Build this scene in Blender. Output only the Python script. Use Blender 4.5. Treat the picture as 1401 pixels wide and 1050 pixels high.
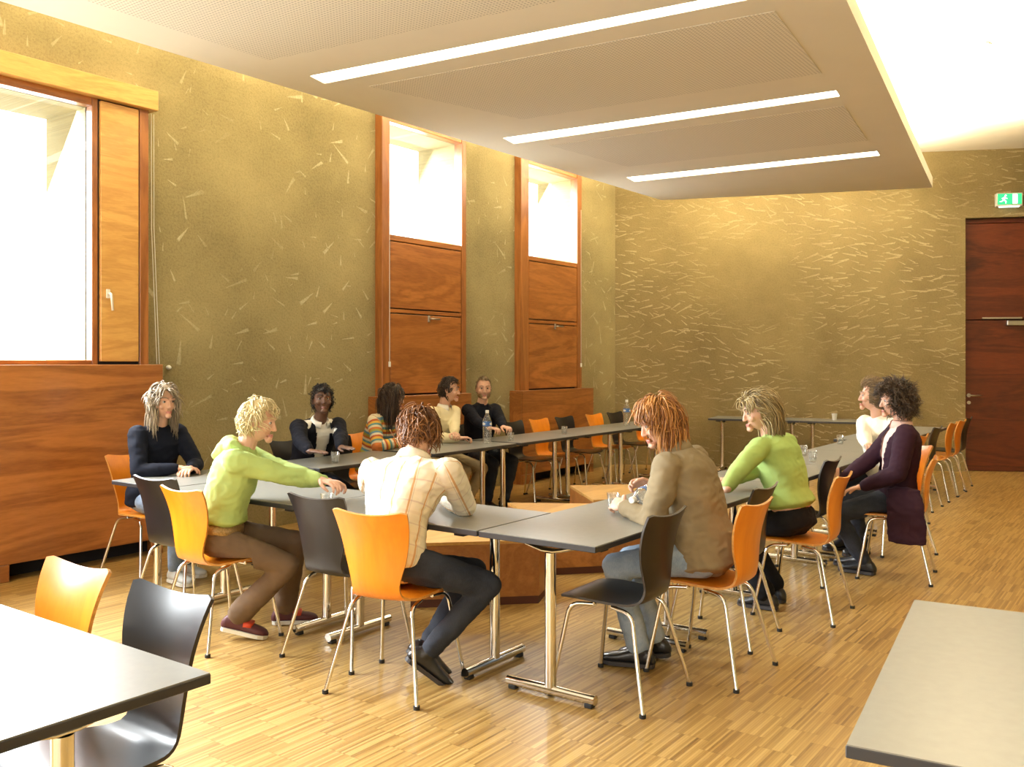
import bpy, math, random
import numpy as np
from mathutils import Vector, Matrix, noise as mnoise

# ------------------------------------------------------------------ clearing
for o in list(bpy.data.objects):
    bpy.data.objects.remove(o, do_unlink=True)
SC = bpy.context.scene
COL = SC.collection
R = math.radians
random.seed(7)
rng = np.random.default_rng(7)

# ------------------------------------------------------------------ camera (u = +X to the right of the room axis, v = +Y along the left wall)
CAM_H, FPX, CX, CY, YAW = 1.52, 1250.0, 700.0, 495.0, R(36)
cam_d = bpy.data.cameras.new('camera')
cam = bpy.data.objects.new('camera', cam_d)
COL.objects.link(cam)
cam.location = (0, 0, CAM_H)
cam.rotation_euler = (R(90), 0, YAW)
cam_d.sensor_width = 36.0
cam_d.lens = FPX / 1401.0 * 36.0
cam_d.shift_x = 0.5 / 1401.0
cam_d.shift_y = -30.0 / 1401.0
cam_d.clip_start = 0.05
SC.camera = cam

# ------------------------------------------------------------------ world, exposure
w = bpy.data.worlds.new('overcast_sky')
SC.world = w
w.use_nodes = True
bg = w.node_tree.nodes['Background']
bg.inputs[0].default_value = (0.93, 0.97, 1.0, 1)
bg.inputs[1].default_value = 4.5
SC.view_settings.view_transform = 'Standard'
SC.view_settings.look = 'None'
SC.view_settings.exposure = 0.32
SC.view_settings.gamma = 1.0
SC.view_settings.use_curve_mapping = False
SC.cycles.use_denoising = True
SC.cycles.max_bounces = 8
SC.cycles.diffuse_bounces = 5
SC.cycles.sample_clamp_indirect = 6.0
SC.cycles.caustics_reflective = False
SC.cycles.caustics_refractive = False

WARM = (1.0, 0.82, 0.52)
DAY = (0.95, 0.98, 1.0)


def area(name, loc, rot, sx, sy, energy, color, spread=180):
    l = bpy.data.lights.new(name, 'AREA')
    l.shape = 'RECTANGLE'
    l.size, l.size_y = sx, sy
    l.energy = energy
    l.color = color
    l.spread = R(spread)
    o = bpy.data.objects.new(name, l)
    COL.objects.link(o)
    o.location = loc
    o.rotation_euler = rot
    return o


# daylight: soft sky light just outside each window opening of the left wall
area('window_daylight', (-7.5, 0.8, 2.6), (0, R(-52), 0), 2.3, 6.8, 1150, DAY, 125)
area('window_daylight.001', (-7.5, 7.3, 3.45), (0, R(-55), 0), 1.5, 1.6, 260, DAY, 135)
area('window_daylight.002', (-7.5, 9.9, 3.45), (0, R(-55), 0), 1.5, 1.6, 260, DAY, 135)
# added fill lamp in front of the closed rear wall, behind the camera
area('rear_fill_lamp', (-1.2, -3.3, 2.0), (R(90), 0, 0), 7.0, 3.0, 260, (1.0, 0.93, 0.82))
# cove lamps lying on the suspended ceiling and washing the upper ceiling
area('cove_lamp', (-1.55, 5.6, 3.92), (R(180), 0, 0), 0.25, 13.0, 450, WARM)
area('cove_lamp.001', (-4.0, 11.75, 3.92), (R(180), 0, R(20)), 2.9, 0.2, 260, WARM)
area('cove_lamp.002', (-5.75, 5.5, 3.92), (R(180), 0, 0), 0.2, 11.0, 250, WARM)


# ------------------------------------------------------------------ picture-to-room helpers (only for measuring the photograph)
def ray(px, py):
    x, y = (px - CX) / FPX, 1.0
    return np.array([x * math.cos(YAW) - y * math.sin(YAW), x * math.sin(YAW) + y * math.cos(YAW), (CY - py) / FPX])


def at(px, py, z=0.0):
    d = ray(px, py)
    t = (z - CAM_H) / d[2]
    return np.array([d[0] * t, d[1] * t, z])


def onu(px, py, u):
    d = ray(px, py)
    t = u / d[0]
    return np.array([u, d[1] * t, CAM_H + d[2] * t])


# ------------------------------------------------------------------ object helpers
def link(o, parent=None):
    COL.objects.link(o)
    if parent is not None:
        o.parent = parent
    return o


def tag(o, label=None, cat=None, group=None, kind=None):
    if label: o['label'] = label
    if cat: o['category'] = cat
    if group: o['group'] = group
    if kind: o['kind'] = kind
    return o


def empty(name, loc=(0, 0, 0), rz=0.0, parent=None):
    o = bpy.data.objects.new(name, None)
    o.empty_display_size = 0.1
    link(o, parent)
    o.location = loc
    o.rotation_euler = (0, 0, rz)
    return o


def copy_tree(o, parent=None):
    c = o.copy()
    COL.objects.link(c)
    c.parent = parent
    for ch in list(o.children):
        copy_tree(ch, c)
    return c


class MB:
    """collects shapes; build() links them as one mesh object"""

    def __init__(self):
        self.v, self.f, self.m = [], [], []

    def add(self, V, F, mat=0):
        b = len(self.v)
        self.v.extend([tuple(map(float, p)) for p in V])
        self.f.extend([tuple(b + i for i in q) for q in F])
        self.m.extend([mat] * len(F))
        return self

    def box(self, a, b, mat=0, bev=0.0):
        x0, y0, z0 = a
        x1, y1, z1 = b
        if bev <= 0:
            V = [(x, y, z) for x in (x0, x1) for y in (y0, y1) for z in (z0, z1)]
            F = [(0, 1, 3, 2), (4, 6, 7, 5), (0, 4, 5, 1), (2, 3, 7, 6), (0, 2, 6, 4), (1, 5, 7, 3)]
            return self.add(V, F, mat)
        c = bev
        P = [(x0 + c, y0), (x1 - c, y0), (x1, y0 + c), (x1, y1 - c), (x1 - c, y1), (x0 + c, y1), (x0, y1 - c), (x0, y0 + c)]
        Q = [(x0 + c, y0 + c), (x1 - c, y0 + c), (x1 - c, y0 + c), (x1 - c, y1 - c), (x1 - c, y1 - c), (x0 + c, y1 - c), (x0 + c, y1 - c), (x0 + c, y0 + c)]
        V = [(x, y, z0) for x, y in Q] + [(x, y, z0 + c) for x, y in P] + [(x, y, z1 - c) for x, y in P] + [(x, y, z1) for x, y in Q]
        F = [tuple(range(7, -1, -1)), tuple(range(24, 32))]
        for k in range(3):
            for i in range(8):
                j = (i + 1) % 8
                F.append((k * 8 + i, k * 8 + j, (k + 1) * 8 + j, (k + 1) * 8 + i))
        return self.add(V, F, mat)

    def prism(self, poly, z0, z1, mat=0, top=None):
        n = len(poly)
        V = [(x, y, z0) for x, y in poly] + [(x, y, z1) for x, y in poly]
        self.add(V, [tuple(range(n - 1, -1, -1))] + [(i, (i + 1) % n, n + (i + 1) % n, n + i) for i in range(n)], mat)
        b = len(self.v) - 2 * n
        self.f.append(tuple(range(b + n, b + 2 * n)))
        self.m.append(mat if top is None else top)
        return self

    def tube(self, pts, r, sides=10, mat=0, caps=True):
        V, F = tube_geo(pts, r, sides, caps)
        return self.add(V, F, mat)

    def lathe(self, prof, sides=20, mat=0, c=(0, 0, 0)):
        V, F = [], []
        for (r, z) in prof:
            for i in range(sides):
                a = 2 * math.pi * i / sides
                V.append((c[0] + r * math.cos(a), c[1] + r * math.sin(a), c[2] + z))
        for k in range(len(prof) - 1):
            for i in range(sides):
                j = (i + 1) % sides
                F.append((k * sides + i, k * sides + j, (k + 1) * sides + j, (k + 1) * sides + i))
        return self.add(V, F, mat)

    def build(self, name, mats, parent=None, smooth=False, sharp=None):
        me = bpy.data.meshes.new(name)
        me.from_pydata(self.v, [], self.f)
        mats = mats if isinstance(mats, (list, tuple)) else [mats]
        for m in mats:
            me.materials.append(m)
        me.polygons.foreach_set('material_index', self.m)
        if smooth:
            me.polygons.foreach_set('use_smooth', [True] * len(self.f))
            if sharp:
                me.set_sharp_from_angle(angle=R(sharp))
        me.update()
        o = bpy.data.objects.new(name, me)
        return link(o, parent)


def tube_geo(pts, r, sides=10, caps=True, flat=None):
    """lofted tube with parallel-transported frames; flat = squash of the second axis"""
    P = [np.array(p, float) for p in pts]
    n = len(P)
    rr = [r] * n if np.isscalar(r) else list(r)
    T = []
    for i in range(n):
        d = P[min(i + 1, n - 1)] - P[max(i - 1, 0)]
        T.append(d / (np.linalg.norm(d) + 1e-9))
    ref = np.array([0, 0, 1.0]) if abs(T[0][2]) < 0.9 else np.array([0, 1.0, 0])
    a = np.cross(ref, T[0]); a /= np.linalg.norm(a)
    V, F = [], []
    for i in range(n):
        a = a - T[i] * np.dot(a, T[i])
        a /= (np.linalg.norm(a) + 1e-9)
        b = np.cross(T[i], a)
        for k in range(sides):
            t = 2 * math.pi * k / sides
            V.append(P[i] + rr[i] * (a * math.cos(t) + b * math.sin(t) * (flat if flat else 1.0)))
    for i in range(n - 1):
        for k in range(sides):
            j = (k + 1) % sides
            F.append((i * sides + k, i * sides + j, (i + 1) * sides + j, (i + 1) * sides + k))
    if caps:
        F.append(tuple(range(sides - 1, -1, -1)))
        F.append(tuple(range((n - 1) * sides, n * sides)))
    return V, F


def round_path(pts, rad, seg=5):
    """polyline with rounded corners"""
    P = [np.array(p, float) for p in pts]
    out = [P[0]]
    for i in range(1, len(P) - 1):
        a, b, c = P[i - 1], P[i], P[i + 1]
        d0, d1 = a - b, c - b
        q = min(rad, 0.45 * np.linalg.norm(d0), 0.45 * np.linalg.norm(d1))
        s, e = b + d0 / np.linalg.norm(d0) * q, b + d1 / np.linalg.norm(d1) * q
        for k in range(seg + 1):
            t = k / seg
            out.append((1 - t) ** 2 * s + 2 * t * (1 - t) * b + t * t * e)
    out.append(P[-1])
    return out


# ------------------------------------------------------------------ materials
class NT:
    def __init__(self, name):
        self.mat = bpy.data.materials.new(name)
        self.mat.use_nodes = True
        self.t = self.mat.node_tree
        self.t.nodes.clear()
        self.out = self.t.nodes.new('ShaderNodeOutputMaterial')

    def n(self, typ, ins=None, **kw):
        nd = self.t.nodes.new(typ)
        for k, v in kw.items():
            setattr(nd, k, v)
        for k, v in (ins or {}).items():
            if isinstance(v, bpy.types.NodeSocket):
                self.t.links.new(v, nd.inputs[k])
            else:
                nd.inputs[k].default_value = v
        return nd

    def math(self, op, a, b=0.0, c=0.0, clamp=False):
        nd = self.n('ShaderNodeMath', {0: a, 1: b, 2: c}, operation=op, use_clamp=clamp)
        return nd.outputs[0]

    def ramp(self, fac, stops):
        nd = self.n('ShaderNodeValToRGB', {0: fac})
        el = nd.color_ramp.elements
        while len(el) < len(stops):
            el.new(0.5)
        for e, (p, c) in zip(el, stops):
            e.position = p
            e.color = (*c, 1) if len(c) == 3 else c
        return nd.outputs[0]

    def mix(self, fac, a, b, typ='MIX'):
        nd = self.n('ShaderNodeMix', data_type='RGBA', blend_type=typ)
        for s, v in ((nd.inputs[0], fac), (nd.inputs[6], a), (nd.inputs[7], b)):
            if isinstance(v, bpy.types.NodeSocket):
                self.t.links.new(v, s)
            else:
                s.default_value = v if np.isscalar(v) else ((*v, 1) if len(v) == 3 else v)
        return nd.outputs[2]

    def bsdf(self, color, rough=0.5, **kw):
        ins = {'Base Color': color if isinstance(color, bpy.types.NodeSocket) else (*color, 1), 'Roughness': rough}
        ins.update({k.replace('_', ' '): v for k, v in kw.items()})
        b = self.n('ShaderNodeBsdfPrincipled', ins)
        self.t.links.new(b.outputs[0], self.out.inputs[0])
        return b

    def bump(self, h, strength=0.3, dist=0.01):
        return self.n('ShaderNodeBump', {'Height': h, 'Strength': strength, 'Distance': dist}).outputs[0]

    def obj(self, scale=(1, 1, 1), rot=(0, 0, 0), src='Object'):
        tc = self.n('ShaderNodeTexCoord')
        return self.n('ShaderNodeMapping', {'Vector': tc.outputs[src], 'Scale': scale, 'Rotation': rot}).outputs[0]


def simple(name, color, rough=0.5, var=0.0, scale=6.0, bump=0.0, bscale=300.0, **kw):
    m = NT(name)
    col = color
    if var:
        nz = m.n('ShaderNodeTexNoise', {'Vector': m.obj(), 'Scale': scale, 'Detail': 4.0}).outputs[0]
        lo = tuple(c * (1 - var) for c in color)
        hi = tuple(min(1, c * (1 + var)) for c in color)
        col = m.ramp(nz, [(0.3, lo), (0.7, hi)])
    b = m.bsdf(col, rough, **kw)
    if bump:
        nz = m.n('ShaderNodeTexNoise', {'Vector': m.obj(), 'Scale': bscale, 'Detail': 2.0}).outputs[0]
        m.t.links.new(m.bump(nz, bump, 0.002), b.inputs['Normal'])
    return m.mat


def wood(name, dark, light, axis='y', rough=0.32, scale=1.0, coat=0.25):
    """veneer with a wavy grain running along one axis of the object"""
    m = NT(name)
    sc = {'x': (0.35, 2.6, 2.6), 'y': (2.6, 0.35, 2.6), 'z': (2.6, 2.6, 0.35)}[axis]
    v = m.obj(tuple(s * scale for s in sc))
    big = m.n('ShaderNodeTexNoise', {'Vector': v, 'Scale': 1.3, 'Detail': 5.0, 'Roughness': 0.55, 'Distortion': 0.9})
    fine = m.n('ShaderNodeTexNoise', {'Vector': m.obj(tuple(s * scale * 6 for s in sc)), 'Scale': 4.0, 'Detail': 4.0, 'Roughness': 0.65})
    rings = m.math('SINE', m.math('MULTIPLY', big.outputs[0], 34.0))
    f = m.math('ADD', m.math('MULTIPLY', rings, 0.10), m.math('ADD', m.math('MULTIPLY', big.outputs[0], 0.55), m.math('MULTIPLY', fine.outputs[0], 0.38)))
    col = m.ramp(f, [(0.25, dark), (0.50, tuple((a + b) / 2 for a, b in zip(dark, light))), (0.75, light)])
    b = m.bsdf(col, rough, Coat_Weight=coat, Coat_Roughness=0.25)
    m.t.links.new(m.bump(fine.outputs[0], 0.05, 0.002), b.inputs['Normal'])
    return m.mat


def plaster(name, base_lo, base_hi, mark, axes, layers, swirl=5.0):
    """rough sand-coloured render covered with short pale trowel marks"""
    m = NT(name)
    tc = m.n('ShaderNodeTexCoord')
    sep = m.n('ShaderNodeSeparateXYZ', {0: tc.outputs['Object']})
    uv = m.n('ShaderNodeCombineXYZ', {0: sep.outputs[axes[0]], 1: sep.outputs[axes[1]]}).outputs[0]
    grain = m.n('ShaderNodeTexNoise', {'Vector': uv, 'Scale': 46.0, 'Detail': 4.0, 'Roughness': 0.75})
    cloud = m.n('ShaderNodeTexNoise', {'Vector': uv, 'Scale': 0.9, 'Detail': 5.0, 'Roughness': 0.6})
    zone = m.n('ShaderNodeTexNoise', {'Vector': uv, 'Scale': 0.55, 'Detail': 2.0})
    f = m.math('ADD', m.math('MULTIPLY', grain.outputs[0], 0.45), m.math('MULTIPLY', cloud.outputs[0], 0.55))
    col = m.ramp(f, [(0.34, base_lo), (0.64, base_hi)])
    pits = m.math('GREATER_THAN', grain.outputs[0], 0.62)
    col = m.mix(m.math('MULTIPLY', pits, 0.45), col, tuple(c * 0.45 for c in base_lo))
    warp = m.n('ShaderNodeTexNoise', {'Vector': uv, 'Scale': 14.0, 'Detail': 2.0})
    total = None
    for (cell, ln, wd, a0, spread, dens, seed) in layers:
        shift = m.n('ShaderNodeVectorMath', {0: uv, 1: (seed, seed * 0.7, 0)}, operation='ADD').outputs[0]
        vor = m.n('ShaderNodeTexVoronoi', {'Vector': shift, 'Scale': 1.0 / cell, 'Randomness': 0.9}, voronoi_dimensions='2D', feature='F1')
        loc = m.n('ShaderNodeVectorMath', {0: shift, 1: vor.outputs['Position']}, operation='SUBTRACT').outputs[0]
        cs = m.n('ShaderNodeSeparateColor', {0: vor.outputs['Color']})
        grp = m.n('ShaderNodeTexNoise', {'Vector': vor.outputs['Position'], 'Scale': 1.1, 'Detail': 1.0}).outputs[0]
        ang = m.math('ADD', m.math('MULTIPLY', m.math('SUBTRACT', cs.outputs[0], 0.5), spread), m.math('ADD', m.math('MULTIPLY', m.math('SUBTRACT', grp, 0.5), swirl), a0))
        rv = m.n('ShaderNodeVectorRotate', {'Vector': loc, 'Axis': (0, 0, 1), 'Angle': ang}, rotation_type='AXIS_ANGLE').outputs[0]
        sp = m.n('ShaderNodeSeparateXYZ', {0: rv})
        ax = m.math('ABSOLUTE', sp.outputs[0])
        wob = m.math('MULTIPLY', m.math('SUBTRACT', warp.outputs[0], 0.5), wd * 0.7)
        ay = m.math('ABSOLUTE', m.math('ADD', sp.outputs[1], wob))
        ll = m.math('MULTIPLY', m.math('ADD', cs.outputs[1], 0.45), ln)
        wl = m.math('MULTIPLY', m.math('ADD', cs.outputs[1], 0.4), wd)
        mx = m.math('SUBTRACT', 1.0, m.math('DIVIDE', ax, ll), clamp=True)
        wl = m.math('MULTIPLY', wl, m.math('ADD', 0.85, m.math('MULTIPLY', m.math('DIVIDE', sp.outputs[0], ll), 0.65)))
        my = m.math('SUBTRACT', 1.0, m.math('DIVIDE', ay, m.math('MAXIMUM', wl, 0.0005)), clamp=True)
        d = m.math('MULTIPLY', m.math('MULTIPLY', m.math('MINIMUM', m.math('MULTIPLY', mx, 6.0), 1.0), m.math('MINIMUM', m.math('MULTIPLY', my, 3.0), 1.0)), m.math('LESS_THAN', cs.outputs[2], dens))
        z = m.math('ADD', 0.22, m.math('MULTIPLY', m.math('SUBTRACT', zone.outputs[0], 0.42), 5.0), clamp=True)
        d = m.math('MULTIPLY', d, z)
        d = m.math('MULTIPLY', d, m.math('ADD', -0.15, m.math('MULTIPLY', grain.outputs[0], 1.9)), clamp=True)
        total = d if total is None else m.math('MAXIMUM', total, d)
    col = m.mix(m.math('MULTIPLY', total, 0.62), col, mark)
    b = m.bsdf(col, 0.9)
    hgt = m.math('ADD', m.math('MULTIPLY', grain.outputs[0], 0.6), m.math('MULTIPLY', total, 0.25))
    m.t.links.new(m.bump(hgt, 0.7, 0.016), b.inputs['Normal'])
    return m.mat


def parquet(name):
    """industrial parquet: thin upright oak lamellas in staggered bundles running along v"""
    m = NT(name)
    tc = m.n('ShaderNodeTexCoord')
    s = m.n('ShaderNodeSeparateXYZ', {0: tc.outputs['Object']})
    u, v = s.outputs[0], s.outputs[1]
    SW, BW_, ML = 0.0105, 0.168, 0.25
    bun = m.math('FLOOR', m.math('DIVIDE', u, BW_))
    off = m.math('MULTIPLY', m.math('FRACT', m.math('MULTIPLY', bun, 0.37)), ML)
    vv = m.math('DIVIDE', m.math('ADD', v, off), ML)
    mod = m.math('FLOOR', vv)
    stp = m.math('FLOOR', m.math('DIVIDE', u, SW))
    wn1 = m.n('ShaderNodeTexWhiteNoise', {'Vector': m.n('ShaderNodeCombineXYZ', {0: stp, 1: mod}).outputs[0]}, noise_dimensions='2D').outputs[0]
    wn2 = m.n('ShaderNodeTexWhiteNoise', {'Vector': m.n('ShaderNodeCombineXYZ', {0: bun, 1: mod}).outputs[0]}, noise_dimensions='2D').outputs[0]
    grain = m.n('ShaderNodeTexNoise', {'Vector': m.obj((160, 9, 1)), 'Scale': 1.0, 'Detail': 3.0}).outputs[0]
    wear = m.n('ShaderNodeTexNoise', {'Vector': m.obj(), 'Scale': 0.8, 'Detail': 4.0}).outputs[0]
    f = m.math('ADD', m.math('MULTIPLY', wn1, 0.50), m.math('ADD', m.math('MULTIPLY', wn2, 0.10), m.math('ADD', m.math('MULTIPLY', grain, 0.22), m.math('MULTIPLY', wear, 0.14))))
    col = m.ramp(f, [(0.12, (0.13, 0.066, 0.018)), (0.28, (0.30, 0.172, 0.048)), (0.55, (0.425, 0.268, 0.082)), (0.88, (0.56, 0.380, 0.140))])
    fv = m.math('FRACT', vv)
    joint = m.math('LESS_THAN', fv, 0.012)
    fs = m.math('FRACT', m.math('DIVIDE', u, SW))
    sj = m.math('MULTIPLY', m.math('LESS_THAN', fs, 0.10), 0.45)
    col = m.mix(m.math('MAXIMUM', m.math('MULTIPLY', joint, 0.35), sj), col, (0.10, 0.05, 0.015))
    rg = m.math('ADD', 0.30, m.math('MULTIPLY', wear, 0.14))
    b = m.bsdf(col, rg, Coat_Weight=0.15, Coat_Roughness=0.2)
    m.t.links.new(m.bump(m.math('ADD', m.math('MULTIPLY', wn1, 0.3), m.math('MULTIPLY', grain, 0.4)), 0.06, 0.002), b.inputs['Normal'])
    return m.mat


def emit(name, color, strength):
    m = NT(name)
    e = m.n('ShaderNodeEmission', {0: (*color, 1), 1: strength})
    m.t.links.new(e.outputs[0], m.out.inputs[0])
    return m.mat


def thin_glass(name, f0=0.02, f1=0.6, pw=5.0, haze=0.0):
    m = NT(name)
    tr = m.n('ShaderNodeBsdfTransparent', {0: (0.97, 0.98, 0.98, 1)})
    gl = m.n('ShaderNodeBsdfGlossy', {0: (1, 1, 1, 1), 'Roughness': 0.02})
    lw = m.n('ShaderNodeLayerWeight', {0: 0.5})
    fr = m.math('ADD', f0, m.math('MULTIPLY', m.math('POWER', lw.outputs['Facing'], pw), f1))
    mx = m.n('ShaderNodeMixShader', {0: fr, 1: tr.outputs[0], 2: gl.outputs[0]})
    if haze:
        df = m.n('ShaderNodeBsdfDiffuse', {0: (.9, .92, .92, 1)})
        mx = m.n('ShaderNodeMixShader', {0: haze, 1: mx.outputs[0], 2: df.outputs[0]})
    m.t.links.new(mx.outputs[0], m.out.inputs[0])
    return m.mat


def perforated(name, base):
    """board pierced with rows of small holes"""
    m = NT(name)
    tc = m.n('ShaderNodeTexCoord')
    v = m.n('ShaderNodeMapping', {'Vector': tc.outputs['Object'], 'Scale': (38, 38, 38)}).outputs[0]
    fr = m.n('ShaderNodeVectorMath', {0: v}, operation='FRACTION').outputs[0]
    c = m.n('ShaderNodeVectorMath', {0: fr, 1: (0.5, 0.5, 0.5)}, operation='SUBTRACT').outputs[0]
    s = m.n('ShaderNodeSeparateXYZ', {0: c})
    d = m.math('SQRT', m.math('ADD', m.math('MULTIPLY', s.outputs[0], s.outputs[0]), m.math('MULTIPLY', s.outputs[1], s.outputs[1])))
    hole = m.math('LESS_THAN', d, 0.27)
    col = m.mix(hole, base, tuple(x * 0.60 for x in base))
    m.bsdf(col, 0.85)
    return m.mat


M = {}
M['wall_l'] = plaster('sand_render_left', (0.185, 0.150, 0.066), (0.390, 0.325, 0.158), (0.66, 0.60, 0.42), (1, 2),
                      [(0.27, 0.075, 0.012, 0.5, 3.0, 0.45, 0.0), (0.17, 0.050, 0.008, 1.1, 3.0, 0.34, 5.3), (0.34, 0.10, 0.009, 0.2, 2.0, 0.25, 11.3)])
M['wall_b'] = plaster('sand_render_back', (0.155, 0.116, 0.047), (0.290, 0.226, 0.100), (0.62, 0.53, 0.32), (0, 2),
                      [(0.17, 0.095, 0.010, 0.0, 0.6, 0.78, 1.7), (0.12, 0.065, 0.007, 0.2, 0.8, 0.62, 8.1), (0.24, 0.12, 0.008, -.1, 0.5, 0.45, 14.2)], swirl=2.2)
M['floor'] = parquet('oak_lamella_parquet')
M['slab'] = simple('slab_paint', (0.74, 0.71, 0.61), 0.8, 0.02, 2.0)
M['perf'] = perforated('perforated_board', (0.74, 0.71, 0.61))
M['ceil'] = simple('ceiling_paint', (0.86, 0.84, 0.78), 0.85, 0.04, 3.0)
M['panel'] = wood('okoume_veneer', (0.21, 0.068, 0.016), (0.50, 0.195, 0.050), 'y')
M['panel_v'] = wood('okoume_veneer_upright', (0.20, 0.065, 0.016), (0.43, 0.17, 0.045), 'z')
M['pale'] = wood('pale_veneer', (0.50, 0.26, 0.070), (0.76, 0.46, 0.150), 'y', scale=1.4)
M['door'] = wood('mahogany_door', (0.045, 0.009, 0.004), (0.15, 0.030, 0.010), 'x', rough=0.4, coat=0.1)
M['plinth'] = wood('plinth_veneer', (0.27, 0.098, 0.024), (0.50, 0.22, 0.062), 'x', rough=0.3)
M['plinth_base'] = simple('plinth_dark_base', (0.09, 0.025, 0.010), 0.6)  # dark reddish strip along the plinth foot
M['orange'] = wood('orange_stain', (0.72, 0.215, 0.008), (0.86, 0.30, 0.014), 'z', rough=0.28, scale=1.0, coat=0.35)
M['black'] = simple('black_stain', (0.010, 0.010, 0.012), 0.33, 0.15, 8.0, Specular_IOR_Level=0.36, Coat_Weight=0.12, Coat_Roughness=0.2)
M['rim'] = simple('plywood_edge', (0.55, 0.26, 0.06), 0.5, 0.2, 60)
M['rim_black'] = simple('black_plywood_edge', (0.03, 0.022, 0.016), 0.45)
M['chrome'] = simple('chrome', (0.80, 0.78, 0.74), 0.10, Metallic=1.0)
M['steel'] = simple('brushed_steel', (0.62, 0.60, 0.56), 0.32, Metallic=1.0)
M['rubber'] = simple('black_rubber', (0.012, 0.012, 0.012), 0.6)
M['laminate'] = simple('grey_laminate', (0.20, 0.20, 0.180), 0.33, 0.05, 30.0, Specular_IOR_Level=0.65)
M['edge'] = simple('dark_edge_band', (0.030, 0.030, 0.034), 0.42)
M['dark'] = simple('gap_shade_black', (0.012, 0.010, 0.012), 0.9)  # shade of recesses and gaps put in as near-black colour
M['white'] = simple('white_plastic', (0.82, 0.82, 0.78), 0.35)
M['glass'] = thin_glass('window_glass')
M['tumbler'] = thin_glass('tumbler_glass', 0.08, 0.9, 1.8, 0.02)
M['water'] = thin_glass('water', 0.06, 0.5, 3.0, 0.0)
M['pet'] = thin_glass('clear_bottle', 0.10, 0.8, 1.8, 0.04)
M['label_blue'] = simple('blue_label', (0.06, 0.17, 0.48), 0.4)
M['label_white'] = simple('white_label', (0.85, 0.86, 0.88), 0.4)
M['tube'] = emit('fluorescent_strip', (1.0, 0.90, 0.66), 9.0)
M['sign_green'] = emit('lit_green_sign', (0.05, 0.62, 0.22), 1.4)
M['sign_white'] = emit('lit_white_pictogram', (0.85, 1.0, 0.85), 2.4)

# ------------------------------------------------------------------ setting
WU, FU, CU = -6.70, -6.60, -6.50          # left wall plane, window frame plane, low cabinet plane
CEIL = 4.44
BO = np.array([-2.346, 13.9])             # back wall: foot of the door's near jamb
BC = np.array([WU, 11.83])                # corner with the left wall
BD = (BO - BC) / np.linalg.norm(BO - BC)
BANG = math.atan2(BD[1], BD[0])
RW, REAR = 3.2, -3.5                      # right wall, rear wall
BE = BC + BD * ((RW - WU) / BD[0])

f = MB()
f.prism([(WU - .05, REAR), (RW, REAR), (RW, BE[1] + .35), (WU - .05, BC[1] + .35)], -0.1, 0.0)
tag(f.build('floor', M['floor']), 'oak parquet floor of thin lamellas in staggered bundles', kind='structure')
f = MB()
f.prism([(WU - .6, REAR - .2), (RW + .2, REAR - .2), (RW + .2, BE[1] + .4), (WU - .6, BC[1] + .3)], CEIL, CEIL + .2)
ceil = tag(f.build('ceiling', M['ceil']), 'white board ceiling brightly washed by the cove lamps', kind='structure')
# ceiling boards: thin shadow joints are gaps between boards below the deck
b0 = REAR
k = 0
while b0 < 17.0:
    b1 = b0 + 1.19
    q = MB().box((-1.2, b0, CEIL - 0.016), (RW, b1, CEIL), bev=0.003)
    o = q.build('ceiling_board', M['ceil'], ceil)
    b0 += 1.195


def glass_rect(pxs, u):
    """(v0, z0, v1, z1) from picture points left-top, right-bottom"""
    a, b = onu(*pxs[0], u), onu(*pxs[1], u)
    return a[1], min(a[2], b[2]), b[1], max(a[2], b[2])


GU = FU - 0.05
w1v1 = onu(123, 300, GU)[1]
W1 = dict(v0=-2.2, v1=w1v1, z0=onu(125, 493, GU)[2], z1=onu(122, 145, GU)[2])
W2 = dict(v0=onu(535, 250, GU)[1], v1=onu(630, 250, GU)[1], z0=onu(583, 329.5, GU)[2], z1=4.02)
W3 = dict(v0=onu(723, 250, GU)[1], v1=onu(789, 250, GU)[1], z0=onu(756, 356, GU)[2], z1=4.02)

# left wall with the three window openings: solid piers and infills, 0.6 m thick
wl = MB()
T = 0.6
vs = [REAR, W1['v0'], W1['v1'], W2['v0'], W2['v1'], W3['v0'], W3['v1'], BC[1] + 0.3]
for i in range(7):
    a, b = vs[i], vs[i + 1]
    W = {1: W1, 3: W2, 5: W3}.get(i)
    if W is None:
        wl.box((WU - T, a, 0), (WU, b, CEIL))
    else:
        wl.box((WU - T, a, 0), (WU, b, W['z0']))
        wl.box((WU - T, a, W['z1']), (WU, b, CEIL))
tag(wl.build('wall_left', M['wall_l']), 'rough sand-coloured rendered wall with pale trowel marks', kind='structure')

# back wall in its own frame (x along the wall, y outward)
LBW = float(np.linalg.norm(BE - BC))
xd = float(np.linalg.norm(BO - BC))       # door opening starts here
DZ = 3.505                                # height of the door opening
DW = 1.75
wb = MB()
wb.box((-0.3, 0, 0), (xd, 0.25, CEIL))
wb.box((xd + DW, 0, 0), (LBW + .3, 0.25, CEIL))
wb.box((xd, 0, DZ), (xd + DW, 0.25, CEIL))
ob = wb.build('wall_back', M['wall_b'])
ob.location = (BC[0], BC[1], 0)
ob.rotation_euler = (0, 0, BANG)
tag(ob, 'golden rendered end wall scored with rows of trowel strokes', kind='structure')
tag(MB().box((RW, REAR - .2, 0), (RW + .2, BE[1] + .4, CEIL)).build('wall_right', M['wall_l']), kind='structure')
tag(MB().box((WU - .6, REAR - .2, 0), (RW + .2, REAR, CEIL)).build('wall_rear', M['wall_b']), kind='structure')

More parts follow.
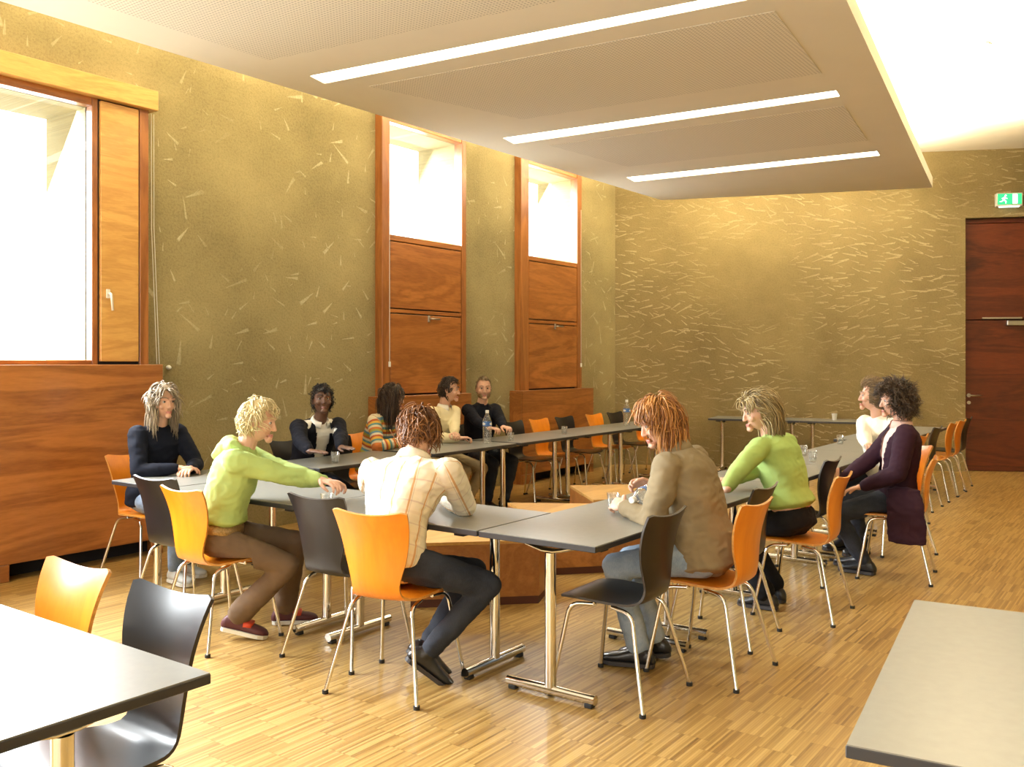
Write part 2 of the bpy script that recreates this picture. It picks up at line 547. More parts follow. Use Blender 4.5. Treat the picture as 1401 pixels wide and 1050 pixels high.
# door in the back wall
dr = empty('door_1', (BC[0], BC[1], 0), BANG)
tag(dr, 'tall dark red wooden door recessed in the end wall', kind='structure')
sz = 2.10
MB().box((xd + .01, 0.10, 0.001), (xd + DW / 2 + .35, 0.16, sz - .006), bev=0.004).build('door_leaf', M['door'], dr)
MB().box((xd + .01, 0.10, sz + .006), (xd + DW - .01, 0.16, DZ - .07), bev=0.004).build('transom_panel', M['door'], dr)
MB().box((xd + .01, 0.09, DZ - .065), (xd + DW - .01, 0.17, DZ - .004), bev=0.004).build('door_frame', M['door'], dr)
MB().box((xd + DW / 2 + .36, 0.10, 0.001), (xd + DW - .01, 0.16, sz - .006), bev=0.004).build('door_leaf', M['door'], dr)
MB().box((xd - .05, 0.172, 0.0), (xd + DW + .05, 0.19, DZ + .05)).build('door_light_block', M['dark'], dr)  # added dark sheet, keeps outside light from showing through the door gaps
cl = MB().box((xd + .55, 0.045, 2.02), (xd + .85, 0.10, 2.085), bev=0.006).build('door_closer', M['steel'], dr)
MB().box((xd + .24, 0.075, 2.108), (xd + .75, 0.10, 2.135), bev=0.004).build('closer_arm', M['steel'], cl)
hd = MB().lathe([(0.001, 0), (0.026, 0), (0.026, 0.012), (0.001, 0.012)], 16).build('handle_rose', M['steel'], dr)
hd.location = (xd + .07, 0.10, 1.05); hd.rotation_euler = (R(90), 0, 0)
MB().tube(round_path([(xd + .07, 0.10, 1.05), (xd + .07, 0.045, 1.05), (xd + .21, 0.045, 1.05)], 0.015), 0.010).build('door_handle', M['steel'], dr, True)
ky = MB().lathe([(0.001, 0), (0.024, 0), (0.024, 0.01), (0.001, 0.01)], 16).build('lock_rose', M['steel'], dr)
ky.location = (xd + .07, 0.10, 0.95); ky.rotation_euler = (R(90), 0, 0)

# exit sign above the door
es = empty('exit_sign', (BC[0], BC[1], 0), BANG)
tag(es, 'small lit green exit sign with white running figure above the door', 'sign')
MB().box((xd + .37, -0.085, 3.64), (xd + .70, -0.002, 3.82), bev=0.006).build('housing', M['white'], es)
fc = MB().box((xd + .385, -0.092, 3.665), (xd + .685, -0.084, 3.808)).build('face', M['sign_green'], es)
pg = MB()
def strip2(p, q, wd):
    a = np.array(p, float); b = np.array(q, float)
    d = (b - a) / np.linalg.norm(b - a); nn = np.array([-d[1], d[0]]) * wd / 2
    P = [a - nn, b - nn, b + nn, a + nn]
    V = [(x, -0.0925, z) for x, z in P] + [(x, -0.0955, z) for x, z in P]
    pg.add(V, [(0, 1, 2, 3), (7, 6, 5, 4), (0, 4, 5, 1), (1, 5, 6, 2), (2, 6, 7, 3), (3, 7, 4, 0)])
ex, ez = xd + .46, 3.735
for p, q, wd in [((.012, .03), (-.004, -.012), .026), ((.008, .022), (.042, .006), .011), ((.008, .022), (-.026, .008), .011),
                 ((-.004, -.012), (.028, -.030), .013), ((.028, -.030), (.022, -.058), .012), ((-.004, -.012), (-.026, -.030), .013), ((-.026, -.030), (-.052, -.034), .012)]:
    strip2((ex + p[0], ez + p[1]), (ex + q[0], ez + q[1]), wd)
pg.lathe([(0.001, 0), (0.0125, 0), (0.0125, 0.003), (0.001, 0.003)], 12, c=(0, 0, 0))
for i in range(len(pg.v) - 48, len(pg.v)):
    x, y, z = pg.v[i]
    pg.v[i] = (ex + .022 + x, -0.0955 + z, ez + .048 + y)
strip2((xd + .60, 3.672), (xd + .60, 3.80), .062)
pg.build('pictogram', M['sign_white'], fc)
MB().box((xd + .41, -0.085, 3.628), (xd + .66, -0.04, 3.64)).build('lamp_slot', M['sign_white'], es)

# suspended ceiling slab
SZ = 3.70
def sl(px, py, z=SZ):
    return at(px, py, z)[:2]
FL, FR, R0, L0 = sl(905, 274), sl(1276, 257), sl(1158, 0), sl(5, 3)
def ext(a, b, v):
    t = (v - a[1]) / (b[1] - a[1])
    return a + (b - a) * t
SN = -2.2
NL, NR = ext(L0, FL, SN), ext(R0, FR, SN)
tubes = [((857, 243), (1200, 207), 6.0), ((688, 189), (1144, 124), 8.0), ((424, 104), (1040, -15.4), 10.5)]
slab = empty('suspended_ceiling', (0, 0, 0))
tag(slab, 'large pale suspended ceiling slab with three recessed light strips', 'ceiling panel')
sb = MB()
sb.prism([tuple(NL), tuple(NR), tuple(FR), tuple(FL)], SZ + 0.012, SZ + 0.13)
sb.build('slab', M['slab'], slab)
# lower skin pieces leave slots for the light strips: skin built as bands between the strips
def lerp(a, b, t): return a + (b - a) * t
bands = []
cuts = []
for (a, b, th) in tubes:
    A, B = sl(*a), sl(*b)
    A2, B2 = sl(a[0] + th * 1.9, a[1] + th), sl(b[0] + th * 0.62, b[1] + th)
    cuts.append((A, B, B2, A2))
def side_hit(P, Q, a, b):
    """intersection of line P-Q with line a-b"""
    d, e = Q - P, b - a
    den = d[0] * e[1] - d[1] * e[0]
    t = ((a - P)[0] * e[1] - (a - P)[1] * e[0]) / den
    return P + d * t
prev = (NL, NR)
skin = MB()
order = cuts[::-1]
for (A, B, B2, A2) in order:                # from the near strip to the far one; A,B = edge towards the far side? sort by v
    pass
edges = []
for (A, B, B2, A2) in order:
    n0, n1 = (A, B), (A2, B2)
    near, far = (n0, n1) if (A + B)[1] < (A2 + B2)[1] else (n1, n0)
    edges.append((near, far))
lo = prev
def quad(a, b, c, d):
    skin.prism([tuple(a), tuple(b), tuple(c), tuple(d)], SZ, SZ + 0.012)
for (near, far) in edges:
    hl, hr = side_hit(near[0], near[1], NL, FL), side_hit(near[0], near[1], NR, FR)
    quad(lo[0], lo[1], hr, hl)
    gl, gr = side_hit(far[0], far[1], NL, FL), side_hit(far[0], far[1], NR, FR)
    quad(hl, near[0], far[0], gl)
    quad(near[1], hr, gr, far[1])
    lo = (gl, gr)
quad(lo[0], lo[1], FR, FL)
skin.build('slab_skin', M['slab'], slab)
for (near, far) in edges:
    q = MB().prism([tuple(near[0]), tuple(near[1]), tuple(far[1]), tuple(far[0])], SZ + 0.008, SZ + 0.0115)
    q.build('light_strip', M['tube'], slab)
# perforated fields, standing 2 mm proud of the skin
for (p0, p1, p2, p3) in [((30, -28), (367, 82), (760, 2), (440, -74)), ((505, 118), (1060, 15), (1124, 100), (715, 163)), ((752, 199), (1155, 145), (1187, 192), (858, 228))]:
    q = [sl(*p) for p in (p0, p1, p2, p3)]
    MB().prism([tuple(x) for x in q], SZ - 0.0025, SZ).build('perforated_field', M['perf'], slab)
# small ceiling fitting near the right edge of the picture
cf = empty('ceiling_hook', (*at(1352, 62, CEIL - .03)[:2], CEIL - .016))
tag(cf, 'tiny metal hook fixed to the bright ceiling', 'hook')
MB().lathe([(0.001, -.012), (0.03, -.012), (0.035, 0), (0.001, 0)], 14).build('base', M['steel'], cf)
MB().tube(round_path([(0, 0, -.01), (0, 0, -.07), (-.06, -.04, -.075)], .02), 0.006, 8).build('arm', M['steel'], cf, True)

# ------------------------------------------------------------------ windows, frames and low cabinets on the left wall
def hinge_handle(parent, v, z, u, horizontal=False):
    rose = MB().box((u, v - .016, z - .035), (u + .012, v + .016, z + .035), bev=.004).build('handle_rose', M['white'] if not horizontal else M['steel'], parent)
    p = [(u + .01, v, z), (u + .05, v, z), (u + .05, v + (.13 if horizontal else .012), z - (0 if horizontal else .13))]
    MB().tube(round_path(p, .015), .009, 8).build('handle_lever', M['white'] if not horizontal else M['steel'], rose, True)


# window 1 (large)
w1 = empty('window_1', (0, 0, 0))
tag(w1, 'large window with wooden frame and narrow opening panel at its side', kind='structure')
v_gl, z_b, z_t = W1['v1'], W1['z0'], W1['z1']
vo = onu(204, 497, FU)[1]
vp0, vp1 = onu(138, 300, FU)[1], onu(190, 300, FU)[1]
zt = onu(190, 148, FU)[2]
zb = onu(190, 497, FU)[2]
MB().box((GU - .012, W1['v0'] - .02, z_b - .02), (GU, v_gl + .02, z_t + .02)).build('pane', M['glass'], w1)
MB().box((WU - .02, v_gl, zb - .02), (FU - .02, vp0 - .012, zt + .03), bev=.004).build('frame_post', M['panel_v'], w1)
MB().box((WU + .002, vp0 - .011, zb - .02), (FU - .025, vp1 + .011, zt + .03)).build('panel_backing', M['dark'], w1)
pn = MB().box((WU + .01, vp0, zb + .012), (FU, vp1, zt - .012), bev=.004).build('opening_panel', M['pale'], w1)
hinge_handle(pn, vp0 + .055, onu(146, 402, FU)[2], FU)
MB().box((WU - .02, vp1 + .012, zb - .02), (FU - .005, vo, zt + .03), bev=.004).build('frame_post', M['panel_v'], w1)
MB().box((WU - .02, W1['v0'] - .10, z_t), (FU - .02, v_gl - .001, zt + .03), bev=.004).build('frame_head', M['panel'], w1)
MB().box((WU - .02, W1['v0'] - .10, zb - .02), (FU - .02, v_gl - .001, z_b), bev=.004).build('frame_sill', M['panel'], w1)
for vm in (0.15, 2.1):
    MB().box((WU - .02, vm - .05, z_b), (FU - .02, vm + .05, z_t), bev=.004).build('mullion', M['panel_v'], w1)
MB().box((WU - .02, W1['v0'] - .10, zb - .02), (FU - .01, W1['v0'], zt + .03), bev=.004).build('frame_post', M['panel_v'], w1)
# blind box over it
bxu = FU + .05
bz0, bz1, bv1 = onu(217, 152, bxu)[2], onu(217, 125, bxu)[2], onu(217, 140, bxu)[1]
bb = MB().box((WU, W1['v0'] - .2, bz0), (bxu, bv1, bz1), bev=.004).build('blind_box', M['pale'])
tag(bb, 'long wooden blind box over the large window', 'blind box')
cd = empty('window_blind_cord', (WU + .03, onu(207, 400, WU + .03)[1], 0))
tag(cd, 'thin pale blind cord hanging beside the large window', 'cord')
for dv in (0, .022):
    MB().tube([(0, dv, bz0), (0.003, dv, 2.6), (0, dv + .05, 1.5)], .0028, 6).build('cord', M['white'], cd)
kn = MB().lathe([(0.001, 0), (0.016, 0.004), (0.02, 0.02), (0.012, 0.04), (0.001, 0.042)], 12).build('wall_knob', M['white'])
kn.location = (WU, onu(229, 503, WU)[1], onu(229, 503, WU)[2]); kn.rotation_euler = (0, R(90), 0)
tag(kn, 'small white knob on the rendered wall above the low cabinet corner', 'knob')


def tall_window(n, W, lp, rp, A0, A1, B0, B1, hp, label):
    e = empty('window_%d' % n)
    tag(e, label, kind='structure')
    v0, v1 = W['v0'], W['v1']
    a = onu(lp, 400, FU)[1]
    b = onu(rp, 400, FU)[1]
    mid = (lp + rp) / 2
    zA0, zA1 = onu(mid, A0, FU)[2], onu(mid, A1, FU)[2]
    zB0, zB1 = onu(mid, B0, FU)[2], onu(mid, B1, FU)[2]
    z0, z1 = W['z0'], W['z1']
    va, vb = onu(lp + 11, 400, FU)[1], onu(rp - 6, 400, FU)[1]
    MB().box((GU - .012, v0 - .02, z0 - .02), (GU, v1 + .02, z1 + .02)).build('pane', M['glass'], e)
    MB().box((WU - .02, a, .3), (FU, va - .004, z1 + .15), bev=.005).build('frame_post', M['panel_v'], e)
    MB().box((WU - .02, vb + .004, .3), (FU, b, z1 + .15), bev=.005).build('frame_post', M['panel_v'], e)
    MB().box((WU - .02, va - .004, z1), (FU - .01, vb + .004, z1 + .15), bev=.005).build('frame_head', M['panel'], e)
    MB().box((WU - .02, va - .003, zA0 + .012), (FU - .01, vb + .003, z0), bev=.005).build('frame_rail', M['panel'], e)
    MB().box((WU - .02, va - .003, zB0 + .012), (FU - .01, vb + .003, zA1 - .012), bev=.005).build('frame_rail', M['panel'], e)
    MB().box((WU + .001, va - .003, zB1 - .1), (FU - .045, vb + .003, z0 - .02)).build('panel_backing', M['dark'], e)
    MB().box((WU + .01, va + .008, zA1), (FU - .006, vb - .008, zA0), bev=.004).build('wood_panel', M['panel'], e)
    q = MB().box((WU + .01, va + .008, zB1), (FU - .006, vb - .008, zB0), bev=.004).build('wood_panel', M['panel'], e)
    h = onu(*hp, FU)
    hinge_handle(q, h[1] - .06, h[2], FU - .006, True)
    return e, a, b


w2, a2, b2 = tall_window(2, W2, 523, 638, 337, 424, 432, 538, (592, 437), 'nearer tall window with two wooden panels under the glass')
w3, a3, b3 = tall_window(3, W3, 713, 796, 362, 438, 445, 531, (763, 447), 'farther tall window with two wooden panels under the glass')
for (px, py, u, lab) in [(533, 495, FU + .012, 'white blind cord with a toggle on the nearer tall window'), (795, 497, FU + .012, 'white blind cord with a toggle on the farther tall window')]:
    p = onu(px, py, u)
    c = empty('window_blind_cord', (u, p[1], 0))
    tag(c, lab, 'cord')
    MB().tube([(0, 0, p[2]), (0, 0, 3.6)], .003, 6).build('cord', M['white'], c)
    MB().box((-.008, -.012, p[2] - .055), (.010, .012, p[2]), bev=.003).build('toggle', M['white'], c)


def low_cabinet(px0, px1, ptop, label, v0=None, foot=True, gap=.12):
    a = v0 if v0 is not None else onu(px0, 600, CU)[1]
    b = onu(px1, 600, CU)[1]
    zt = onu(px1, ptop, CU)[2]
    e = empty('low_cabinet', (0, (a + b) / 2, 0))
    tag(e, label, 'cabinet')
    c = (a + b) / 2
    MB().box((CU - .022, a - c, gap), (CU, b - c, zt), bev=.003).build('front_panel', M['panel'], e)
    MB().box((WU + .001, a - c, zt - .022), (CU - .023, b - c, zt), bev=.003).build('top_panel', M['panel'], e)
    for s in (a - c, b - c - .022):
        MB().box((WU + .001, s, 0), (CU - .023, s + .022, zt - .023)).build('side_panel', M['panel'], e)
    MB().box((WU + .001, a - c + .023, 0), (WU + .02, b - c - .023, gap + .05)).build('recess_shade', M['dark'], e)  # near-black sheet, paints the shade of the hollow under the front panel
    for s0, s1 in ((a - c, a - c + .28 if v0 is None else onu(13, 790, CU)[1] - c), (b - c - .10, b - c)):
        MB().box((CU - .022, s0, 0), (CU, s1, gap - .002), bev=.003).build('foot', M['panel'], e)
    return e


low_cabinet(0, 223, 499, 'big low wooden cabinet under the large window', v0=-.4)
low_cabinet(523, 645, 538, 'low wooden cabinet under the nearer tall window')
low_cabinet(715, 812, 531, 'low wooden cabinet under the farther tall window, behind empty chairs')

# ------------------------------------------------------------------ wooden plinths inside the ring
def plinth(top_px, zt, label, base=None):
    P = [at(x, y, zt)[:2] for x, y in top_px]
    c = np.mean(P, axis=0)
    e = empty('wooden_plinth', (c[0], c[1], 0))
    tag(e, label, 'plinth', None)
    Q = [(p - c) for p in P]
    ar = sum(Q[i][0] * Q[(i + 1) % len(Q)][1] - Q[(i + 1) % len(Q)][0] * Q[i][1] for i in range(len(Q)))
    if ar < 0: Q = Q[::-1]
    MB().prism([tuple(q) for q in Q], .05, zt - .02).build('body', M['plinth'], e)
    MB().prism([tuple(q * 1.0) for q in Q], zt - .019, zt).build('top_board', M['pale'], e)
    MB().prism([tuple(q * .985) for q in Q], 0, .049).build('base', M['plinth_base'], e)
    return e


plinth([(560, 744), (738, 739), (757, 722), (600, 716)], .40, 'wooden plinth under the near tables, showing its long front')
plinth([(694.5, 688), (742, 711), (886, 706), (868, 690)], .40, 'wooden plinth with a pointed corner beyond the near table seam')
plinth([(779.6, 664.5), (812, 684.5), (920, 682), (905, 662)], .42, 'honey-topped wooden plinth beside the pouring hands')

# ------------------------------------------------------------------ tables
TL, TW, TH, TT = 1.205, 0.62, 0.74, 0.028


def make_table(length=TL):
    t = empty('folding_table')
    L2, W2_ = length / 2, TW / 2
    mb = MB()
    mb.box((-L2 + .002, -W2_ + .002, TH - .003), (L2 - .002, W2_ - .002, TH), 0)
    mb.box((-L2, -W2_, TH - TT), (L2, W2_, TH - .003), 1, bev=.002)
    mb.build('tabletop', [M['laminate'], M['edge']], t)
    for s in (-1, 1):
        x = s * (L2 - .13)
        lg = MB().tube([(x, 0, .05), (x, 0, TH - TT - .055)], .026, 18).build('leg', M['chrome'], t, True, 40)
        MB().tube([(x, -.235, .036), (x, .235, .036)], .0225, 16).build('foot_bar', M['chrome'], lg, True, 40)
        for q in (-.205, .205):
            MB().box((x - .018, q - .02, 0), (x + .018, q + .02, .02), bev=.004).build('rubber_pad', M['rubber'], lg)
        path = [(x, -.235, TH - TT - .007), (x, -.16, TH - TT - .012), (x, -.08, TH - TT - .034), (x, -.03, TH - TT - .045), (x, .03, TH - TT - .045), (x, .08, TH - TT - .034), (x, .16, TH - TT - .012), (x, .235, TH - TT - .007)]
        V, F = tube_geo(path, .030, 10, True, .32)
        V = [(p[0], p[1], min(p[2], TH - TT - .0012)) for p in V]
        MB().add(V, F).build('bracket', M['chrome'], lg, True)
        for q in (-.25, .25):
            MB().box((x - .03, q - .035, TH - TT - .016), (x + .03, q + .035, TH - TT - .0005), bev=.003).build('mount_block', M['rubber'], lg)
    return t


tab0 = make_table()
tab_used = [False]
TRECT = []


def over_table(x, y, m=.012):
    for (cx, cy, rz, L_) in TRECT:
        dx, dy = x - cx, y - cy
        a, b = dx * math.cos(rz) + dy * math.sin(rz), -dx * math.sin(rz) + dy * math.cos(rz)
        if abs(a) < L_ / 2 + m and abs(b) < TW / 2 + m:
            return True
    return False



def table(cx, cy, rz, label, group='folding tables of the ring'):
    t = tab0 if not tab_used[0] else copy_tree(tab0)
    tab_used[0] = True
    TRECT.append((cx, cy, rz, TL))
    t.location = (cx, cy, 0)
    t.rotation_euler = (0, 0, rz)
    return tag(t, label, 'table', group)


V0 = 3.315
UR0 = -2.285
for i in range(7):
    y = V0 + TL / 2 + i * (TL + .004)
    lab = ['grey folding table with the free near corner, black chair drawn up at its end', 'grey folding table where the red-haired man in a fleece pours water',
           'grey folding table in front of the long-haired person in green', 'grey folding table holding two glasses behind the person in green',
           'grey folding table in front of the woman in white', 'grey folding table of the far right-hand row beyond the woman in white', 'last grey folding table of the right-hand row near the end wall'][i]
    table(UR0 - .009 * (y - V0) - (.14 if i > 4 else 0), y, R(90) + R(.5), lab)
for i, lab in enumerate(['grey folding table in front of the man in the checked shirt', 'grey folding table in front of the youth in the green hoodie']):
    table(-2.607 - TL / 2 - i * (TL + .004), V0 + TW / 2, 0, lab)
ys = [V0 + TL / 2, 4.565 + TL / 2, 5.86 + TL / 2, 7.14 + TL / 2, 8.35 + TL / 2, 9.56 + TL / 2]
ll = ['grey folding table under the hands of the woman in navy', 'grey folding table under the hands of the person in the dark jacket', 'grey folding table in front of the woman in stripes',
      'grey folding table carrying the upright water bottle by the bearded man', 'grey folding table with one glass in front of empty chairs', 'grey folding table carrying the far water bottle']
for y, lab in zip(ys, ll):
    table(-5.345 - .011 * (y - V0), y, R(90) + R(.6), lab)
bl = ['grey folding table at the far corner before the end wall', 'grey folding table along the end wall with a white cup']
p0, pd = np.array([-5.22, 12.0 - .16]), np.array([math.cos(R(10.9)), math.sin(R(10.9))])
for i in range(2):
    c = p0 + pd * (TL / 2 + i * (TL + .004)) + np.array([-pd[1], pd[0]]) * (TW / 2 - .08)
    table(c[0], c[1], R(10.9), bl[i])
table(-1.955 - TL / 2, 1.41 - TW / 2, 0, 'pale glaring tabletop in the near left corner', 'folding tables in the foreground')
t = make_table(1.30)
c0 = np.array([-.544, 1.905]); du = np.array([math.cos(R(6.6)), math.sin(R(6.6))]); dv_ = np.array([-du[1], du[0]])
c = c0 + du * TW / 2 + dv_ * .65
t.location = (c[0], c[1], 0); t.rotation_euler = (0, 0, R(96.6))
tag(t, 'olive grey tabletop in the near right corner', 'table', 'folding tables in the foreground')

# ------------------------------------------------------------------ chairs
PROF = [(.222, .436, .160, 0), (.200, .447, .182, 0), (.12, .451, .198, .003), (.02, .446, .200, .006), (-.08, .438, .185, .008), (-.14, .437, .160, .008), (-.182, .456, .134, .006),
        (-.205, .50, .124, .010), (-.212, .56, .137, .016), (-.215, .62, .156, .022), (-.225, .70, .174, .026), (-.248, .78, .188, .028), (-.277, .850, .196, .026)]


def seat_z(x, y):
    ysv = [p[0] for p in PROF[:7]][::-1]
    zsv = [p[1] for p in PROF[:7]][::-1]
    return float(np.interp(y, ysv, zsv)) + .006


def chair_shell(rim_mat, main):
    P = np.array(PROF)
    seg = np.r_[0, np.cumsum(np.hypot(np.diff(P[:, 0]), np.diff(P[:, 1])))]
    tt = seg / seg[-1]
    def cr(t, c):
        i = min(max(np.searchsorted(tt, t) - 1, 0), len(tt) - 2)
        q = (t - tt[i]) / (tt[i + 1] - tt[i])
        p0, p1, p2, p3 = P[max(i - 1, 0), c], P[i, c], P[i + 1, c], P[min(i + 2, len(P) - 1), c]
        return .5 * ((2 * p1) + (-p0 + p2) * q + (2 * p0 - 5 * p1 + 4 * p2 - p3) * q * q + (-p0 + 3 * p1 - 3 * p2 + p3) * q ** 3)
    NR_, NC = 34, 15
    G = np.zeros((NR_, NC, 3))
    for r in range(NR_):
        for c in range(NC):
            xi = -1 + 2 * c / (NC - 1)
            te = 1 - .024 * (1 - xi * xi) - (.022 * max(0, abs(xi) - .86) / .14 if abs(xi) > .86 else 0)
            ts = .03 * xi ** 4
            t = ts + (te - ts) * r / (NR_ - 1)
            y, z, wd, cv = cr(t, 0), cr(t, 1), cr(t, 2), cr(t, 3)
            y2, z2 = cr(min(t + .01, 1), 0), cr(min(t + .01, 1), 1)
            y1, z1 = cr(max(t - .01, 0), 0), cr(max(t - .01, 0), 1)
            dy, dz = y2 - y1, z2 - z1
            n = np.array([-dz, dy]); n /= np.linalg.norm(n)      # points down/back
            n = -n if n[1] < 0 and t < .45 else n
            nn = np.array([dz, -dy]) / np.hypot(dz, dy)           # towards the sitter
            k = xi * xi * cv
            G[r, c] = (wd * xi, y + nn[0] * k, z + nn[1] * k)
    N = np.zeros_like(G)
    du_ = np.gradient(G, axis=1); dr = np.gradient(G, axis=0)
    N = np.cross(du_, dr); N /= np.linalg.norm(N, axis=2, keepdims=True)
    if N[8, 7, 2] < 0: N = -N
    A, B = G + N * .0055, G - N * .0055
    mb = MB()
    V = np.concatenate([A.reshape(-1, 3), B.reshape(-1, 3)])
    n0 = NR_ * NC
    F, m = [], []
    for r in range(NR_ - 1):
        for c in range(NC - 1):
            i = r * NC + c
            F.append((i, i + 1, i + NC + 1, i + NC)); m.append(0)
            F.append((n0 + i, n0 + i + NC, n0 + i + NC + 1, n0 + i + 1)); m.append(0)
    loop = [c for c in range(NC)] + [r * NC + NC - 1 for r in range(1, NR_)] + [(NR_ - 1) * NC + c for c in range(NC - 2, -1, -1)] + [r * NC for r in range(NR_ - 2, 0, -1)]
    for a, b in zip(loop, loop[1:] + loop[:1]):
        F.append((a, n0 + a, n0 + b, b)); m.append(1)
    mb.add(V, F); mb.m = m
    return mb


def make_chair(kind):
    t = empty('stacking_chair')
    mb = chair_shell(None, None)
    if kind == 'orange':
        mb.build('shell', [M['orange'], M['rim']], t, True, 50)
    else:
        mb.build('shell', [M['black'], M['rim_black']], t, True, 50)
    for sx in (-1, 1):
        for (fx, fy, bx, by, bz, rx, ry) in ((.232, .225, .178, .155, .418, .155, .045), (.240, -.245, .158, -.150, .408, .150, -.045)):
            path = round_path([(sx * fx, fy, .012), (sx * bx, by, bz), (sx * rx, ry, .424)], .05, 6)
            lg = MB().tube(path, .0095, 10).build('leg', M['chrome'], t, True, 50)
            MB().tube([(sx * fx, fy, 0), (sx * fx, fy, .016)], .0145, 12).build('foot', M['rubber'], lg)
    MB().tube([(-.153, .045, .424), (.153, .045, .424)], .0085, 10).build('cross_tube', M['chrome'], t, True, 50)
    MB().tube([(-.149, -.045, .423), (.149, -.045, .423)], .0085, 10).build('cross_tube', M['chrome'], t, True, 50)
    return t


CH = {'orange': make_chair('orange'), 'black': make_chair('black')}
ch_used = {'orange': False, 'black': False}


def chair(kind, u, v, yaw, label, group='stacking chairs round the tables'):
    t = CH[kind] if not ch_used[kind] else copy_tree(CH[kind])
    ch_used[kind] = True
    t.location = (u, v, 0)
    t.rotation_euler = (0, 0, R(yaw))
    return tag(t, label, 'chair', group)


FG = 'stacking chairs at the foreground table'
chair('orange', -2.965, 3.172, 12, 'orange chair under the man in the checked shirt')
chair('black', -3.49, 3.365, 3, 'black chair between the checked shirt and the green hoodie')
chair('orange', -4.25, 3.13, -2, 'orange chair under the youth in the green hoodie')
chair('black', -4.80, 3.31, 4, 'black chair half hidden behind the hoodie youth\'s orange chair')
chair('orange', -5.92, 3.76, -88, 'orange chair under the woman in navy by the wall')
chair('orange', -2.935, 1.352, 180, 'orange chair back rising behind the white tabletop', FG)
chair('black', -2.39, 1.34, 180, 'glossy black chair tucked under the white tabletop', FG)
chair('black', -2.085, 3.712, 91, 'empty black chair turned side-on by the free table corner')
chair('orange', -1.87, 4.24, 89, 'orange chair under the red-haired man in a fleece')
chair('black', -2.04, 4.80, 92, 'black chair tucked in between the fleece and the green top')
chair('orange', -1.84, 5.53, 93, 'orange chair under the long-haired person in green')
chair('black', -2.16, 6.40, 91, 'black chair empty between the green top and the dark blazer')
chair('orange', -1.61, 6.85, 98, 'orange chair under the curly-haired man in the blazer')
chair('orange', -1.86, 7.74, 138, 'orange chair under the woman in white')
far = 'stacking chairs at the far right'
for kd, u, y, lab in [('orange', -2.11, 8.96, 'orange chair just showing behind the curly-haired man'), ('black', -2.22, 10.15, 'nearest black chair in the far right-hand row, behind the blazer'),
                   ('orange', -2.22, 10.975, 'nearer of two orange chairs overlapping by the door'), ('orange', -2.22, 11.49, 'farther of two orange chairs overlapping by the door'), ('black', -2.25, 12.06, 'last black chair in the far right-hand row by the door')]:
    chair(kd, u, y, 90, lab, far)
lft = 'stacking chairs along the left wall'
for kd, u, y, lab in [('black', -5.89, 5.19, 'black chair under the person in the dark jacket'), ('black', -5.80, 5.64, 'black chair empty left of the woman in stripes'), ('orange', -5.99, 6.06, 'orange chair under the woman in stripes'),
                      ('orange', -5.97, 6.95, 'orange chair under the man in the cream sweater'), ('black', -5.97, 7.62, 'black chair under the bearded man in navy'),
                      ('black', -5.77, 8.29, 'empty black chair right beside the bearded man'), ('orange', -5.77, 8.81, 'orange chair before the far low cabinet, nearest of the empty ones'), ('black', -5.77, 9.36, 'black chair between two orange ones at the far low cabinet'),
                      ('orange', -5.77, 10.06, 'orange chair at the right end of the far low cabinet'), ('black', -5.77, 10.6, 'black chair behind the far water bottle'), ('orange', -5.77, 11.25, 'last orange chair of the wall row, beside the red-haired man\'s head')]:
    chair(kd, u, y, -90, lab, lft)


# ------------------------------------------------------------------ people
def nrm(a):
    a = np.array(a, float)
    return a / (np.linalg.norm(a) + 1e-9)


def rot(axis, deg):
    return np.array(Matrix.Rotation(R(deg), 3, axis))


